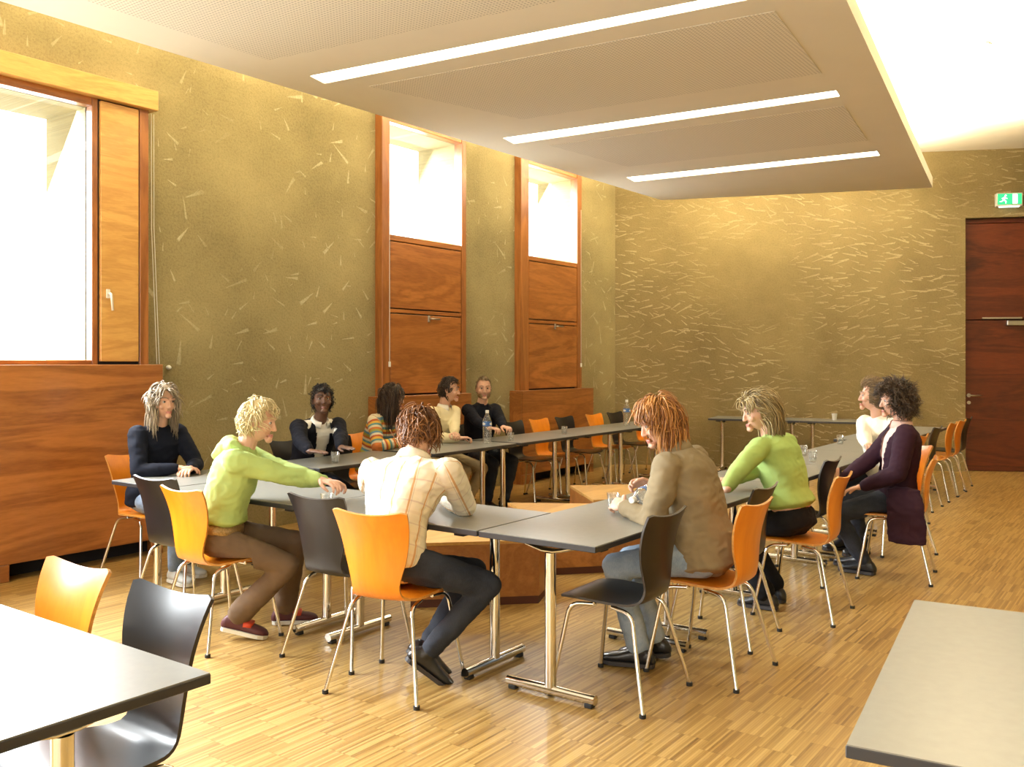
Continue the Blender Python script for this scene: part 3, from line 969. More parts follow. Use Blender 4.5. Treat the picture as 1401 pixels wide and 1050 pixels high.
class Geo:
    def __init__(self):
        self.v, self.f = [], []

    def add(self, V, F):
        b = len(self.v)
        self.v.extend(V)
        self.f.extend([tuple(b + i for i in q) for q in F])

    def limb(self, pts, radii, sides=14, flat=None):
        """tapered limb with rounded ends"""
        P = [np.array(p, float) for p in pts]
        rr = list(radii)
        d0, d1 = nrm(P[0] - P[1]), nrm(P[-1] - P[-2])
        pre = [(P[0] + d0 * rr[0] * math.sin(a), rr[0] * math.cos(a)) for a in (1.45, 1.0, .5)]
        post = [(P[-1] + d1 * rr[-1] * math.sin(a), rr[-1] * math.cos(a)) for a in (.5, 1.0, 1.45)]
        Q = [p for p, _ in pre] + P + [p for p, _ in post]
        q = [r for _, r in pre] + rr + [r for _, r in post]
        self.add(*tube_geo(Q, q, sides, True, flat))

    def rings(self, rings, n=22):
        """loft of ellipses: (centre, right axis, forward axis, half width, half depth front, half depth back)"""
        V, F = [], []
        full = []
        c, r_, f_, a, b1, b2 = rings[0]
        up0 = nrm(np.array(rings[1][0]) - np.array(rings[0][0]))
        full.append((c - up0 * min(a, b1) * .45, r_, f_, a * .45, b1 * .45, b2 * .45))
        full += rings
        c, r_, f_, a, b1, b2 = rings[-1]
        up1 = nrm(np.array(rings[-1][0]) - np.array(rings[-2][0]))
        full.append((c + up1 * min(a, b1) * .5, r_, f_, a * .45, b1 * .45, b2 * .45))
        for (c, r_, f_, a, b1, b2) in full:
            for k in range(n):
                t = 2 * math.pi * k / n
                s, co = math.sin(t), math.cos(t)
                sx = math.copysign(abs(co) ** .85, co)
                sy = math.copysign(abs(s) ** .85, s)
                V.append(np.array(c) + np.array(r_) * a * sx + np.array(f_) * (b1 if s > 0 else b2) * sy)
        m = len(full)
        for i in range(m - 1):
            for k in range(n):
                j = (k + 1) % n
                F.append((i * n + k, i * n + j, (i + 1) * n + j, (i + 1) * n + k))
        F.append(tuple(range(n - 1, -1, -1)))
        F.append(tuple(range((m - 1) * n, m * n)))
        self.add(V, F)

    def ball(self, c, rx, ry, rz, Rm=np.eye(3), nu=18, nv=12, fn=None):
        V, F = [], []
        for i in range(nv + 1):
            ph = math.pi * i / nv
            for k in range(nu):
                t = 2 * math.pi * k / nu
                d = np.array([math.sin(ph) * math.cos(t), math.sin(ph) * math.sin(t), math.cos(ph)])
                p = d * np.array([rx, ry, rz])
                if fn is not None:
                    p = fn(d, p)
                V.append(np.array(c) + Rm @ p)
        for i in range(nv):
            for k in range(nu):
                j = (k + 1) % nu
                F.append((i * nu + k, (i + 1) * nu + k, (i + 1) * nu + j, i * nu + j))
        self.add(V, F)

    def remesh(self, voxel, smooth=4, keep=None):
        """voxel union + smoothing; returns (V, F) arrays"""
        me = bpy.data.meshes.new('tmp')
        me.from_pydata([tuple(map(float, p)) for p in self.v], [], self.f)
        o = bpy.data.objects.new('tmp', me)
        COL.objects.link(o)
        md = o.modifiers.new('r', 'REMESH'); md.mode = 'VOXEL'; md.voxel_size = voxel
        if smooth:
            sm = o.modifiers.new('s', 'SMOOTH'); sm.factor = .5; sm.iterations = smooth
        if keep:
            dc = o.modifiers.new('d', 'DECIMATE'); dc.ratio = keep
        ev = o.evaluated_get(bpy.context.evaluated_depsgraph_get())
        m2 = ev.to_mesh()
        V = np.empty(len(m2.vertices) * 3); m2.vertices.foreach_get('co', V)
        F = [tuple(p.vertices) for p in m2.polygons]
        ev.to_mesh_clear()
        bpy.data.objects.remove(o, do_unlink=True)
        bpy.data.meshes.remove(me)
        return V.reshape(-1, 3), F


def put(name, V, F, mats, parent, midx=None, attr=None):
    me = bpy.data.meshes.new(name)
    me.from_pydata([tuple(map(float, p)) for p in V], [], [tuple(q) for q in F])
    for m in (mats if isinstance(mats, (list, tuple)) else [mats]):
        me.materials.append(m)
    if midx is not None:
        me.polygons.foreach_set('material_index', midx)
    me.polygons.foreach_set('use_smooth', [True] * len(me.polygons))
    if attr is not None:
        a = me.attributes.new('cloth', 'FLOAT_VECTOR', 'POINT')
        a.data.foreach_set('vector', np.asarray(attr, dtype=np.float32).ravel())
    me.update()
    return link(bpy.data.objects.new(name, me), parent)


def normals_of(V, F):
    N = np.zeros_like(V)
    for q in F:
        a, b, c = V[q[0]], V[q[1]], V[q[2]]
        n = np.cross(b - a, c - a)
        for i in q:
            N[i] += n
    return N / (np.linalg.norm(N, axis=1, keepdims=True) + 1e-9)


def folds(V, F, amp=.006, scale=9.0, seed=0.0, aniso=(1, 1, 1.6)):
    N = normals_of(V, F)
    out = V.copy()
    for i, p in enumerate(V):
        q = Vector((p[0] * aniso[0] * scale + seed, p[1] * aniso[1] * scale, p[2] * aniso[2] * scale))
        a = mnoise.noise(q)
        b = 1 - abs(mnoise.noise(q * 1.9 + Vector((3.1, 7.7, 1.3)))) * 2
        out[i] = p + N[i] * amp * (a * .9 + b * .55 - .2)
    return out


def ik(a, c, l1, l2, pole):
    a, c = np.array(a, float), np.array(c, float)
    d = c - a
    L = np.linalg.norm(d)
    if L > (l1 + l2) * .995:
        c = a + d / L * (l1 + l2) * .995
        d = c - a; L = np.linalg.norm(d)
    x = (l1 * l1 - l2 * l2 + L * L) / (2 * L)
    h = math.sqrt(max(l1 * l1 - x * x, 1e-6))
    n = d / L
    p = np.array(pole, float); p = p - n * np.dot(p, n); p = nrm(p)
    return a + n * x + p * h, c


def cloth_mat(name, color, rough=0.85, var=0.12, scale=7, rib=0.0):
    m = NT(name)
    v = m.obj()
    nz = m.n('ShaderNodeTexNoise', {'Vector': v, 'Scale': scale, 'Detail': 4.0}).outputs[0]
    col = m.ramp(nz, [(0.3, tuple(c * (1 - var) for c in color)), (0.7, tuple(min(1, c * (1 + var)) for c in color))])
    b = m.bsdf(col, rough, Specular_IOR_Level=0.2)
    fz = m.n('ShaderNodeTexNoise', {'Vector': v, 'Scale': 260.0, 'Detail': 2.0}).outputs[0]
    m.t.links.new(m.bump(fz, 0.25, 0.003), b.inputs['Normal'])
    return m.mat


def denim(name, color, fade):
    m = NT(name)
    nz = m.n('ShaderNodeTexNoise', {'Vector': m.obj(), 'Scale': 5.0, 'Detail': 5.0, 'Roughness': .6}).outputs[0]
    tw = m.n('ShaderNodeTexNoise', {'Vector': m.obj((300, 300, 60)), 'Scale': 1.0}).outputs[0]
    f = m.math('ADD', m.math('MULTIPLY', nz, .75), m.math('MULTIPLY', tw, .25))
    m.bsdf(m.ramp(f, [(.35, color), (.68, fade)]), .85)
    return m.mat


def striped(name, cols, period):
    """knitted bands across the body and sleeves"""
    m = NT(name)
    at_ = m.n('ShaderNodeAttribute', attribute_name='cloth')
    s = m.n('ShaderNodeSeparateXYZ', {0: at_.outputs['Vector']})
    f = m.math('FRACT', m.math('DIVIDE', s.outputs[1], period))
    r = m.n('ShaderNodeValToRGB', {0: f})
    r.color_ramp.interpolation = 'CONSTANT'
    el = r.color_ramp.elements
    while len(el) < len(cols): el.new(.5)
    for i, e in enumerate(el):
        e.position = i / len(cols); e.color = (*cols[i], 1)
    m.bsdf(r.outputs[0], .85)
    return m.mat


def plaid(name):
    m = NT(name)
    at_ = m.n('ShaderNodeAttribute', attribute_name='cloth')
    s = m.n('ShaderNodeSeparateXYZ', {0: at_.outputs['Vector']})
    def band(x, per, w0, w1):
        f = m.math('FRACT', m.math('DIVIDE', m.math('ADD', x, 5.0), per))
        return m.math('MULTIPLY', m.math('GREATER_THAN', f, w0), m.math('LESS_THAN', f, w1))
    x, y = s.outputs[0], s.outputs[1]
    col = (0.80, 0.74, 0.60)
    col = m.mix(m.math('MULTIPLY', band(y, .105, .0, .07), .35), col, (0.46, 0.30, 0.30))
    col = m.mix(m.math('MULTIPLY', band(y, .105, .5, .62), .14), col, (0.45, 0.35, 0.30))
    col = m.mix(m.math('MULTIPLY', band(x, .072, .0, .11), .80), col, (0.58, 0.30, 0.09))
    col = m.mix(m.math('MULTIPLY', band(x, .072, .16, .20), .45), col, (0.35, 0.28, 0.24))
    m.bsdf(col, .8)
    return m.mat


def hair_mat(name, dark, light, rough=.45):
    m = NT(name)
    at_ = m.n('ShaderNodeAttribute', attribute_name='cloth')
    s = m.n('ShaderNodeSeparateXYZ', {0: at_.outputs['Vector']})
    nz = m.n('ShaderNodeTexNoise', {'Vector': m.obj((40, 40, 40)), 'Scale': 3.0}).outputs[0]
    f = m.math('ADD', m.math('MULTIPLY', s.outputs[0], .65), m.math('MULTIPLY', nz, .35))
    m.bsdf(m.ramp(f, [(.2, dark), (.75, light)]), rough)
    return m.mat


def skin_mat(name, color):
    return simple(name, color, .5, .08, 14.0, Subsurface_Weight=.08, Subsurface_Radius=(.02, .008, .004))


SK = skin_mat('fair_skin', (0.62, 0.36, 0.25))
SKD = skin_mat('dark_skin', (0.13, 0.062, 0.036))
LIP = simple('lips', (0.45, 0.17, 0.14), .4)
LIPD = simple('dark_lips', (0.16, 0.06, 0.05), .4)
EYEW = simple('eye_white', (.42, .40, .38), .3)
IRIS = simple('iris', (.05, .035, .025), .15)
SOLE = simple('shoe_sole', (.70, .68, .60), .6)
SOLED = simple('dark_sole', (.035, .03, .03), .6)


def head_fn(male):
    def fn(d, p):
        x, y, z = p
        if z < 0:                               # jaw
            t = min(1, -z / .118)
            x *= 1 - (.30 if male else .36) * t ** 1.4
            if y > 0: y *= 1 + .05 * t
            else: y *= 1 - .55 * t
        if y > 0 and z > .03: y *= .96
        if y > .02: y = y * (1 - .10 * (1 - abs(x) / .08))
        return np.array([x, y, z])
    return fn


def person(label, group, pos, yaw, seat=.462, lean=(4, 8, 14), side=0, twist=0, size=1.0, male=True, head=(0, 0, 0), hands=None, hand_dirs=None, palms=None, elbows=None,
           feet=None, feet_dirs=None, knees=None, skin=SK, lip=LIP, top=None, pants=None, shoes=None, hair=None, shoulder=1.0, curl=(35, 35), cuff=.0, bulk=1.0, top_low=-.05, neck_fwd=6, brow=None, flare=1.0):
    root = empty('person', (pos[0], pos[1], 0), R(yaw))
    tag(root, label, 'person', group)
    ca, sa = math.cos(R(yaw)), math.sin(R(yaw))

    def loc(wp):                                 # room point to this person's frame
        dx, dy = wp[0] - pos[0], wp[1] - pos[1]
        return np.array([dx * ca + dy * sa, -dx * sa + dy * ca, wp[2]])
    S = size
    X, Y, Z = np.eye(3)

    def dirn(fwd, sd=side):
        return nrm(np.array([math.sin(R(sd)), math.sin(R(fwd)), math.cos(R(fwd)) * math.cos(R(sd))]))
    hip = np.array([0, 0, seat + .105])
    d1, d2, d3 = dirn(lean[0]), dirn(lean[1]), dirn(lean[2])
    waist = hip + d1 * .165 * S
    chest = waist + d2 * .165 * S
    neckb = chest + d3 * .175 * S

    def fr(up, tw):
        r_ = np.array([math.cos(R(tw)), math.sin(R(tw)), 0])
        f_ = nrm(np.cross(up, r_)); r_ = nrm(np.cross(f_, up))
        return r_, f_
    r0, f0 = fr(d1, 0); r1, f1 = fr(nrm(d1 + d2), twist * .4); r2, f2 = fr(nrm(d2 + d3), twist * .8); r3, f3 = fr(d3, twist)
    sw = (.182 if male else .160) * S * shoulder
    hw = .165 if male else .172
    tors = lambda k, dz=0: [
        (hip - d1 * .05, r0, f0, hw + k, .110 + k, .115 + k),
        (hip + d1 * .04, r0, f0, hw + k, .112 + k, .118 + k),
        (waist, r1, f1, (.142 if male else .125) + k, .098 + k, .095 + k),
        (chest - d2 * .04, r2, f2, (.158 if male else .140) + k, (.112 if male else .118) + k, .105 + k),
        (chest + d3 * .07, r3, f3, (.170 if male else .148) * shoulder + k, .105 + k, .105 + k),
        (chest + d3 * .125, r3, f3, (.150 if male else .130) * shoulder + k, .080 + k, .085 + k),
        (neckb - d3 * .008, r3, f3, .085 + k * .8, .058 + k * .6, .062 + k * .6)]
    sh = [neckb - d3 * .055 * S + r3 * s * sw for s in (-1, 1)]
    la, lf = .285 * S, .255 * S
    hands = hands or [(-.15, .40, .77), (.15, .40, .77)]
    hd = []
    for h in hands:
        h = tuple(h)
        hd.append(loc(at(h[1], h[2], h[3])) if h[0] == 'px' else (loc(np.array(h[1:])) if h[0] == 'w' else np.array(h, float)))
    elb, wri = [], []
    for i, s in enumerate((-1, 1)):
        po = np.array((elbows or [(-.5, -.3, -1), (.5, -.3, -1)])[i], float)
        # wrist sits behind the palm
        e, w_ = ik(sh[i], hd[i], la, lf, po)
        elb.append(e); wri.append(w_)
    # ---- legs
    hips = [hip + r0 * s * .088 - d1 * .015 for s in (-1, 1)]
    feet = feet or [(-.12, .42, .09), (.12, .42, .09)]
    ft = [loc(np.array(q[1:])) if q[0] == 'w' else np.array(q, float) for q in [tuple(z) for z in feet]]
    kn, an = [], []
    for i, s in enumerate((-1, 1)):
        po = (knees or [(-.15, 1, .8), (.15, 1, .8)])[i]
        k_, a_ = ik(hips[i], ft[i], .425 * S, .415 * S, po)
        kn.append(k_); an.append(a_)
    # ---- head
    Rh = rot('Z', head[0]) @ rot('X', -head[1]) @ rot('Y', head[2])
    nd = nrm(d3 * .6 + np.array([0, math.sin(R(neck_fwd)), .6]))
    ntop = neckb + nd * .085 * S
    HC = ntop + Rh @ np.array([0, .030, .090]) * S
    hx, hy, hz = .0755 * S, .096 * S, .118 * S
    G = Geo()
    # body: one continuous figure
    G.rings(tors(-.012))
    for i in range(2):
        G.limb([sh[i], (sh[i] + elb[i]) / 2, elb[i]], [.050 * S, .043 * S, .036 * S])
        G.limb([elb[i], elb[i] * .65 + wri[i] * .35, wri[i]], [.036 * S, .037 * S, .025 * S])
        G.limb([chest + d3 * .11, sh[i]], [.06, .048 * S])
        G.limb([hips[i], (hips[i] + kn[i]) / 2, kn[i]], [.070, .058, .044])
        G.limb([kn[i], kn[i] * .68 + an[i] * .32, an[i]], [.042, .044, .034])
    G.limb([neckb - d3 * .03, ntop, HC + Rh @ np.array([0, -.02, -.03])], [.058 * S, .053 * S, .05 * S])
    G.ball(HC, hx, hy, hz, Rh, 28, 22, head_fn(male))
    hp = lambda x, y, z: HC + Rh @ (np.array([x, y, z]) * S)
    nr = 1.0 if male else .88
    G.limb([hp(0, .088, .012), hp(0, .100, -.016), hp(0, .1065 * (1 if male else .985), -.032)], [.0078 * nr, .0092 * nr, .0105 * nr], 10)
    for s in (-1, 1):
        G.ball(hp(s * .009, .097, -.035), .008, .009, .0065, Rh, 10, 8)
        G.limb([hp(s * .015, .088, .026), hp(s * .048, .076, .026)], [.010, .009], 10)          # brow ridge
        G.ball(hp(s * .042, .066, -.028), .022, .020, .020, Rh, 12, 8)                          # cheek
        G.ball(hp(s * .074, -.008, -.008), .010, .020, .032, Rh @ rot('X', 10), 12, 10)         # ear
    G.ball(hp(0, .082, -.096), .026 * (1.1 if male else .9), .020, .017, Rh, 12, 8)             # chin
    G.limb([hp(-.020, .088, -.0655), hp(0, .097, -.064), hp(.020, .088, -.0655)], [.005, .0075, .005], 8)
    G.limb([hp(-.017, .087, -.074), hp(0, .0955, -.0755), hp(.017, .087, -.074)], [.005, .008, .005], 8)
    V, F = G.remesh(.0055, 3)
    sitm = (np.abs(V[:, 0]) < .26) & (V[:, 1] > -.2) & (V[:, 1] < .26) & (V[:, 2] < seat + .022) & (V[:, 2] > seat - .10)
    V[sitm, 2] = seat + .022

    def onto_table(V, mask=None, zmin=TH + .0015):
        idx = np.where((V[:, 2] < zmin) & (V[:, 2] > zmin - .15) & (np.ones(len(V), bool) if mask is None else mask))[0]
        for j in idx:
            if over_table(pos[0] + V[j, 0] * ca - V[j, 1] * sa, pos[1] + V[j, 0] * sa + V[j, 1] * ca):
                V[j, 2] = zmin + (zmin - V[j, 2]) * -.02
        return V
    onto_table(V, V[:, 2] > .66)
    # hands: palm, four unequal fingers and a thumb each, joined to the wrists
    for i, s in enumerate((-1, 1)):
        hdv = nrm((hand_dirs or [None, None])[i]) if (hand_dirs and hand_dirs[i] is not None) else nrm(wri[i] - elb[i])
        up = np.array((palms or [(0, 0, 1), (0, 0, 1)])[i], float)      # back of the hand
        up = nrm(up - hdv * np.dot(up, hdv))
        acr = nrm(np.cross(hdv, up)) * s                                  # towards the little finger for s=+1 mirrored
        H = Geo()
        w0 = wri[i]
        H.limb([w0 - hdv * .015, w0 + hdv * .02], [.025, .026], 12, .8)
        H.ball(w0 + hdv * .052, .040, .046, .0145, np.stack([acr, hdv, up], 1), 16, 10)
        H.ball(w0 + hdv * .075, .038, .020, .013, np.stack([acr, hdv, up], 1), 14, 8)
        cu = curl[i]
        for k, (off, ln) in enumerate(((-.029, .070), (-.0098, .080), (.0098, .074), (.028, .058))):
            b = w0 + hdv * (.086 - abs(k - 1.3) * .003) + acr * off
            pts = [b - hdv * .02, b]
            a_ = cu * .5
            for q in (.45, .32, .26):
                dd = hdv * math.cos(R(a_)) - up * math.sin(R(a_)) + acr * off * 1.6
                pts.append(pts[-1] + nrm(dd) * ln * q)
                a_ += cu
            H.limb(pts, [.0092, .0092, .0085, .0078, .0066], 9)
        tb = w0 + hdv * .028 - acr * .030
        t1 = tb + nrm(hdv * .75 - acr * .75 - up * .25) * .036
        t2 = t1 + nrm(hdv * .95 - acr * .15 - up * (.2 + cu / 120)) * .030
        t3 = t2 + nrm(hdv * .9 + acr * (.1 + cu / 150) - up * (.25 + cu / 100)) * .024
        H.limb([tb - hdv * .01 + acr * .012, tb, t1, t2, t3], [.013, .0135, .0108, .0098, .0078], 9)
        hv, hf = H.remesh(.0034, 2)
        hv = onto_table(hv.copy())
        F = F + [tuple(len(V) + j for j in q) for q in hf]
        V = np.concatenate([V, hv])
    # lips get their own colour on the same surface
    LV = (V - HC) @ Rh / S
    inl = (np.abs(LV[:, 2] + .070) < .0105 - .006 * (LV[:, 0] / .03) ** 2) & (np.abs(LV[:, 0]) < .026) & (LV[:, 1] > .078)
    mi = [1 if all(inl[j] for j in q) else 0 for q in F]
    body = put('body', V, F, [skin, lip], root, mi)
    for s in (-1, 1):
        g = MB()
        ge = Geo(); ge.ball((0, 0, 0), .0115 * S, .0115 * S, .0100 * S, np.eye(3), 14, 12)
        ev = np.array(ge.v)
        c_ = hp(s * .031, .0760, .006)
        em = [1 if np.mean([ev[j] for j in q], axis=0)[1] > .0078 * S else 0 for q in ge.f]
        o = put('eye', [c_ + Rh @ p for p in ev], ge.f, [EYEW, IRIS], root, em)
        gb = Geo()
        gb.limb([hp(s * .014, .098, .029), hp(s * .034, .092, .036), hp(s * .052, .078, .031)], [.0035, .0042, .0028], 8, .7)
        put('eyebrow', gb.v, gb.f, brow or hair[0], root, None, [(0.2, 0, 0)] * len(gb.v))
    # ---- clothes
    bones = [(hip, neckb, r2, f2, .15)] + [(sh[i], elb[i], None, None, .05) for i in range(2)] + [(elb[i], wri[i], None, None, .045) for i in range(2)]

    def cloth_attr(V):
        out = np.zeros((len(V), 3))
        best = np.full(len(V), 1e9)
        acc = 0
        for bi, (a, b, rr_, ff_, rad) in enumerate(bones):
            d = b - a; L = np.linalg.norm(d); n = d / L
            t = np.clip((V - a) @ n, 0, L)
            pr = a + t[:, None] * n
            q = V - pr
            dist = np.linalg.norm(q, axis=1) / rad
            if bi == 0:
                x, y = np.arctan2((V - a) @ rr_, -((V - a) @ ff_) + .02) * .17, (V - a) @ n
            else:
                e1 = nrm(np.cross(n, Z)); e2 = np.cross(n, e1)
                x = np.arctan2(q @ e2, q @ e1) * rad
                y = t + (.285 * S if bi > 2 else 0)
            m = dist < best
            best[m] = dist[m]
            out[m] = np.stack([x, y, np.full(len(V), bi)], 1)[m]
        return out

    def garment(name, mat, k=.014, low=-.05, sleeve=1.0, amp=.006, wedge=None, kk=.013, vox=.009, seed=0.0, hem=None, collar=True):
        g = Geo()
        rg = tors(k * bulk)
        rg[0] = (hip + d1 * low, r0, f0, hw + k + .004, .112 + k, .12 + k)
        if low > -.02: rg.pop(1)
        g.rings(rg, 26)
        for i in range(2):
            cu_ = wri[i] * sleeve + elb[i] * (1 - sleeve)
            g.limb([chest + d3 * .115, sh[i]], [.066, .056 * S])
            g.limb([sh[i], (sh[i] + elb[i]) / 2, elb[i]], [(.055 + kk) * S, (.049 + kk) * S, (.042 + kk) * S])
            g.limb([elb[i], elb[i] * .6 + cu_ * .4, cu_ - nrm(cu_ - elb[i]) * .02], [(.042 + kk) * S, (.041 + kk) * S, (.028 + kk * .7) * S])
        V, F = g.remesh(vox, 4)
        A = cloth_attr(V)
        V = folds(V, F, amp, 9.0, seed)
        zc = seat + .008
        low_m = V[:, 2] < zc
        V[low_m, 2] = zc
        onto_table(V, A[:, 2] > .5)
        if wedge:
            lv = V - chest
            xr, yf, zz = lv @ r2, lv @ f2, lv @ d3
            cut = (yf > .02) & (yf < .19) & (A[:, 2] < .5) & (np.abs(xr) < wedge[0] + wedge[1] * (zz + .25)) & (zz > wedge[2])
            F = [q for q in F if not all(cut[j] for j in q)]
        return put(name, V, F, mat, root, None, A)

    if pants:
        g = Geo()
        g.rings([(hip - d1 * .055, r0, f0, hw + .004, .115, .125), (hip + d1 * .01, r0, f0, hw + .008, .12, .125), (hip + d1 * (.10 if top_low < 0 else .045), r0, f0, .160 if male else .158, .112, .112)])
        for i in range(2):
            g.limb([hips[i], (hips[i] + kn[i]) / 2, kn[i]], [.094, .079, .064])
            sd_ = nrm(an[i] - kn[i])
            g.limb([kn[i], kn[i] * .6 + an[i] * .4, an[i] - sd_ * .03], [.062, .058 * (1 + (flare - 1) * .4), .050 * flare])
        V, F = g.remesh(.0095, 4)
        V = folds(V, F, .006, 10.0, pos[0])
        zc = np.array([seat + .004 if (abs(p[0]) < .2 and -.16 < p[1] < .2) else -1 for p in V])
        m = (V[:, 2] < zc) & (V[:, 2] > seat - .09)
        V[m, 2] = zc[m]
        put('trousers', V, F, pants, root)
    if top:
        garment(*top[:1], top[1], **(top[2] if len(top) > 2 else {}), low=top_low)
    # ---- shoes
    for i, s in enumerate((-1, 1)):
        fd = np.array((feet_dirs or [(-.12, 1, 0), (.12, 1, 0)])[i], float)
        fd = nrm(fd)
        rt = nrm(np.cross(fd, Z)); upv = np.cross(rt, fd)
        a0 = an[i]
        sole = a0 - upv * .082
        g = Geo()
        L_ = .255 * S
        secs = []
        for t, hwid, ht in ((-.26, .026, .055), (-.2, .034, .075), (.0, .036, .085), (.18, .037, .072), (.40, .044, .052), (.58, .046, .043), (.70, .036, .034), (.755, .016, .024)):
            c_ = sole + fd * t * L_ + upv * (ht / 2 + .012)
            secs.append((c_, rt, upv, hwid, ht / 2, ht / 2))
        g.rings(secs, 16)
        g.limb([sole + upv * .07 - fd * .01, a0 + upv * .012], [.040, .040], 14)
        sv, sf = g.remesh(.006, 2)
        so = put('shoe', sv, sf, shoes[0], root)
        q = MB()
        Vv, Ff = [], []
        outl = [(-.275, .010), (-.25, .026), (-.2, .035), (0, .036), (.2, .039), (.42, .046), (.58, .047), (.70, .036), (.765, .014)]
        ring = [(t, w_) for t, w_ in outl] + [(t, -w_) for t, w_ in outl[::-1]]
        n = len(ring)
        for h_ in (0, .020):
            for t, w_ in ring:
                Vv.append(sole + fd * t * L_ + rt * w_ * 1.04 + upv * h_)
        Ff = [tuple(range(n - 1, -1, -1)), tuple(range(n, 2 * n))] + [(a, (a + 1) % n, n + (a + 1) % n, n + a) for a in range(n)]
        q.add(Vv, Ff)
        q.build('sole', shoes[1], so)
        if len(shoes) > 2:                        # contrasting strap / lace bar
            gs = Geo()
            c1 = sole + fd * .30 * L_ + upv * .066
            gs.rings([(c1 - fd * .022, rt, upv, .044, .012, .035), (c1 + fd * .022, rt, upv, .045, .010, .030)], 14)
            put('strap', gs.v, gs.f, shoes[2], so)
    # ---- hair
    if hair:
        mat, st = hair
        make_hair(root, HC, Rh, S, mat, **st)
    ctx = dict(root=root, hip=hip, waist=waist, chest=chest, neckb=neckb, d1=d1, d2=d2, d3=d3, r0=r0, r1=r1, f1=f1, r2=r2, f2=f2, r3=r3, f3=f3, f0=f0, HC=HC, Rh=Rh, hp=hp, sh=sh, elb=elb, wri=wri, an=an, kn=kn, garment=garment, tors=tors, hw=hw, S=S, loc=loc, ntop=ntop, nd=nd)
    return ctx


def make_hair(root, HC, Rh, S, mat, length=.12, bang=.07, n=230, width=.011, lift=.010, crown=(0, -.35, .94), grav=.55, noise=.25, curlr=0.0, back=-.62, side_low=-.25, front_line=.50, temple=.30, seed=1, spiky=0.0, volume=1.0, taper=.25, swept=None, kids=5):
    rg = np.random.default_rng(seed)
    ax = np.array([.0755, .096, .118]) * S * (1.0 + .02 * volume)
    crown = nrm(crown)
    V, F, A = [], [], []
    # close-fitting under layer
    nu, nv = 32, 20
    idx = {}
    def ok(d):
        if d[1] > temple and d[2] < front_line: return False
        if d[1] > -.02 and d[2] < side_low: return False
        return d[2] > back
    for i in range(nv + 1):
        ph = math.pi * i / nv
        for k in range(nu):
            t = 2 * math.pi * k / nu
            d = np.array([math.sin(ph) * math.cos(t), math.sin(ph) * math.sin(t), math.cos(ph)])
            sc = 1.035 + .035 * volume
            p = d * ax * sc
            if p[2] < 0 and p[1] < 0: p[1] *= 1 - .40 * min(1, -p[2] / .118)
            idx[(i, k)] = (len(V), ok(d))
            V.append(HC + Rh @ p); A.append((.25, 0, 0))
    for i in range(nv):
        for k in range(nu):
            q = [idx[(i, k)], idx[(i + 1, k)], idx[(i + 1, (k + 1) % nu)], idx[(i, (k + 1) % nu)]]
            if sum(b for _, b in q) >= 3:
                F.append(tuple(a for a, _ in q))
    cnt = 0
    tries = 0
    while cnt < n and tries < n * 12:
        tries += 1
        d = nrm(rg.normal(size=3))
        if not ok(d) or d[2] < back + .05: continue
        cnt += 1
        front = d[1] > .25 and d[2] > .3
        ln = (bang if front else length) * S * rg.uniform(.75, 1.15)
        tone = rg.uniform(0, 1)
        p = d * ax * 1.03
        fl = d - crown * np.dot(d, crown)
        fl = nrm(fl + rg.normal(size=3) * noise)
        if swept is not None: fl = nrm(fl * .35 + np.array(swept))
        steps = 8
        pts = [p - d * .006]
        cur = p.copy(); dirv = fl
        ph0, cdir = rg.uniform(0, 6.28), rg.normal(size=3)
        for s in range(steps):
            nrm_d = nrm(cur / (ax ** 2))
            down = np.array([0, 0, -1.0])
            g_ = Rh.T @ down
            tang = dirv * (1 - grav * .35) + g_ * grav * .35 * (s / steps + .4)
            rr_ = np.linalg.norm(cur / ax)
            if cur[2] < -.035 * S and grav > .5:
                tang = dirv * .5 + g_ * .8
            else:
                tang = tang - nrm_d * np.dot(tang, nrm_d) * (1 if rr_ < 1.12 else .35)
            if spiky: tang = tang + nrm_d * spiky
            dd = nrm(cur / ax)
            if dd[1] > .50 and dd[2] < .34 and abs(dd[0]) < .62:
                tang = tang + np.array([math.copysign(1.3, dd[0] + .05), -.4, 0])
            dirv = nrm(tang)
            cur = cur + dirv * ln / steps
            rr_ = np.linalg.norm(cur / ax)
            want = 1.04 + (lift * volume) / .09 * min(1, (s + 1) / 3)
            if rr_ < want and (cur[2] > -.035 * S or grav <= .5): cur = cur * (want / rr_)
            q = cur.copy()
            if curlr:
                a = ph0 + s * 1.5
                e1 = nrm(np.cross(dirv, cdir)); e2 = np.cross(dirv, e1)
                q = q + (e1 * math.cos(a) + e2 * math.sin(a)) * curlr
            pts.append(q)
        P_ = np.array(pts)
        U_ = P_ / ax
        U_ = U_ / np.linalg.norm(U_, axis=1, keepdims=True)
        if np.any((U_[:, 1] > .62) & (U_[:, 2] < .22) & (np.abs(U_[:, 0]) < .60)): continue
        for ci in range(kids):
            off = rg.normal(size=3) * width * S * 1.05
            conv = (1 - .35 * np.linspace(0, 1, steps + 1))[:, None]
            lag = np.linspace(0, 1, steps + 1)[:, None] ** 2 * rg.normal(size=3) * width * S * .9
            Q_ = P_ + off * conv + lag
            wv = [width * .40 * S * (1 - (1 - taper) * (t / steps) ** 2) for t in range(steps + 1)]
            tv, tf = tube_geo(Q_, wv, 4, True, .6)
            b = len(V)
            V += [HC + Rh @ np.array(x) for x in tv]
            A += [(min(1, max(0, tone + rg.normal() * .15)), 0, 0)] * len(tv)
            F += [tuple(b + i for i in q) for q in tf]
    return put('hair', V, F, mat, root, None, A)


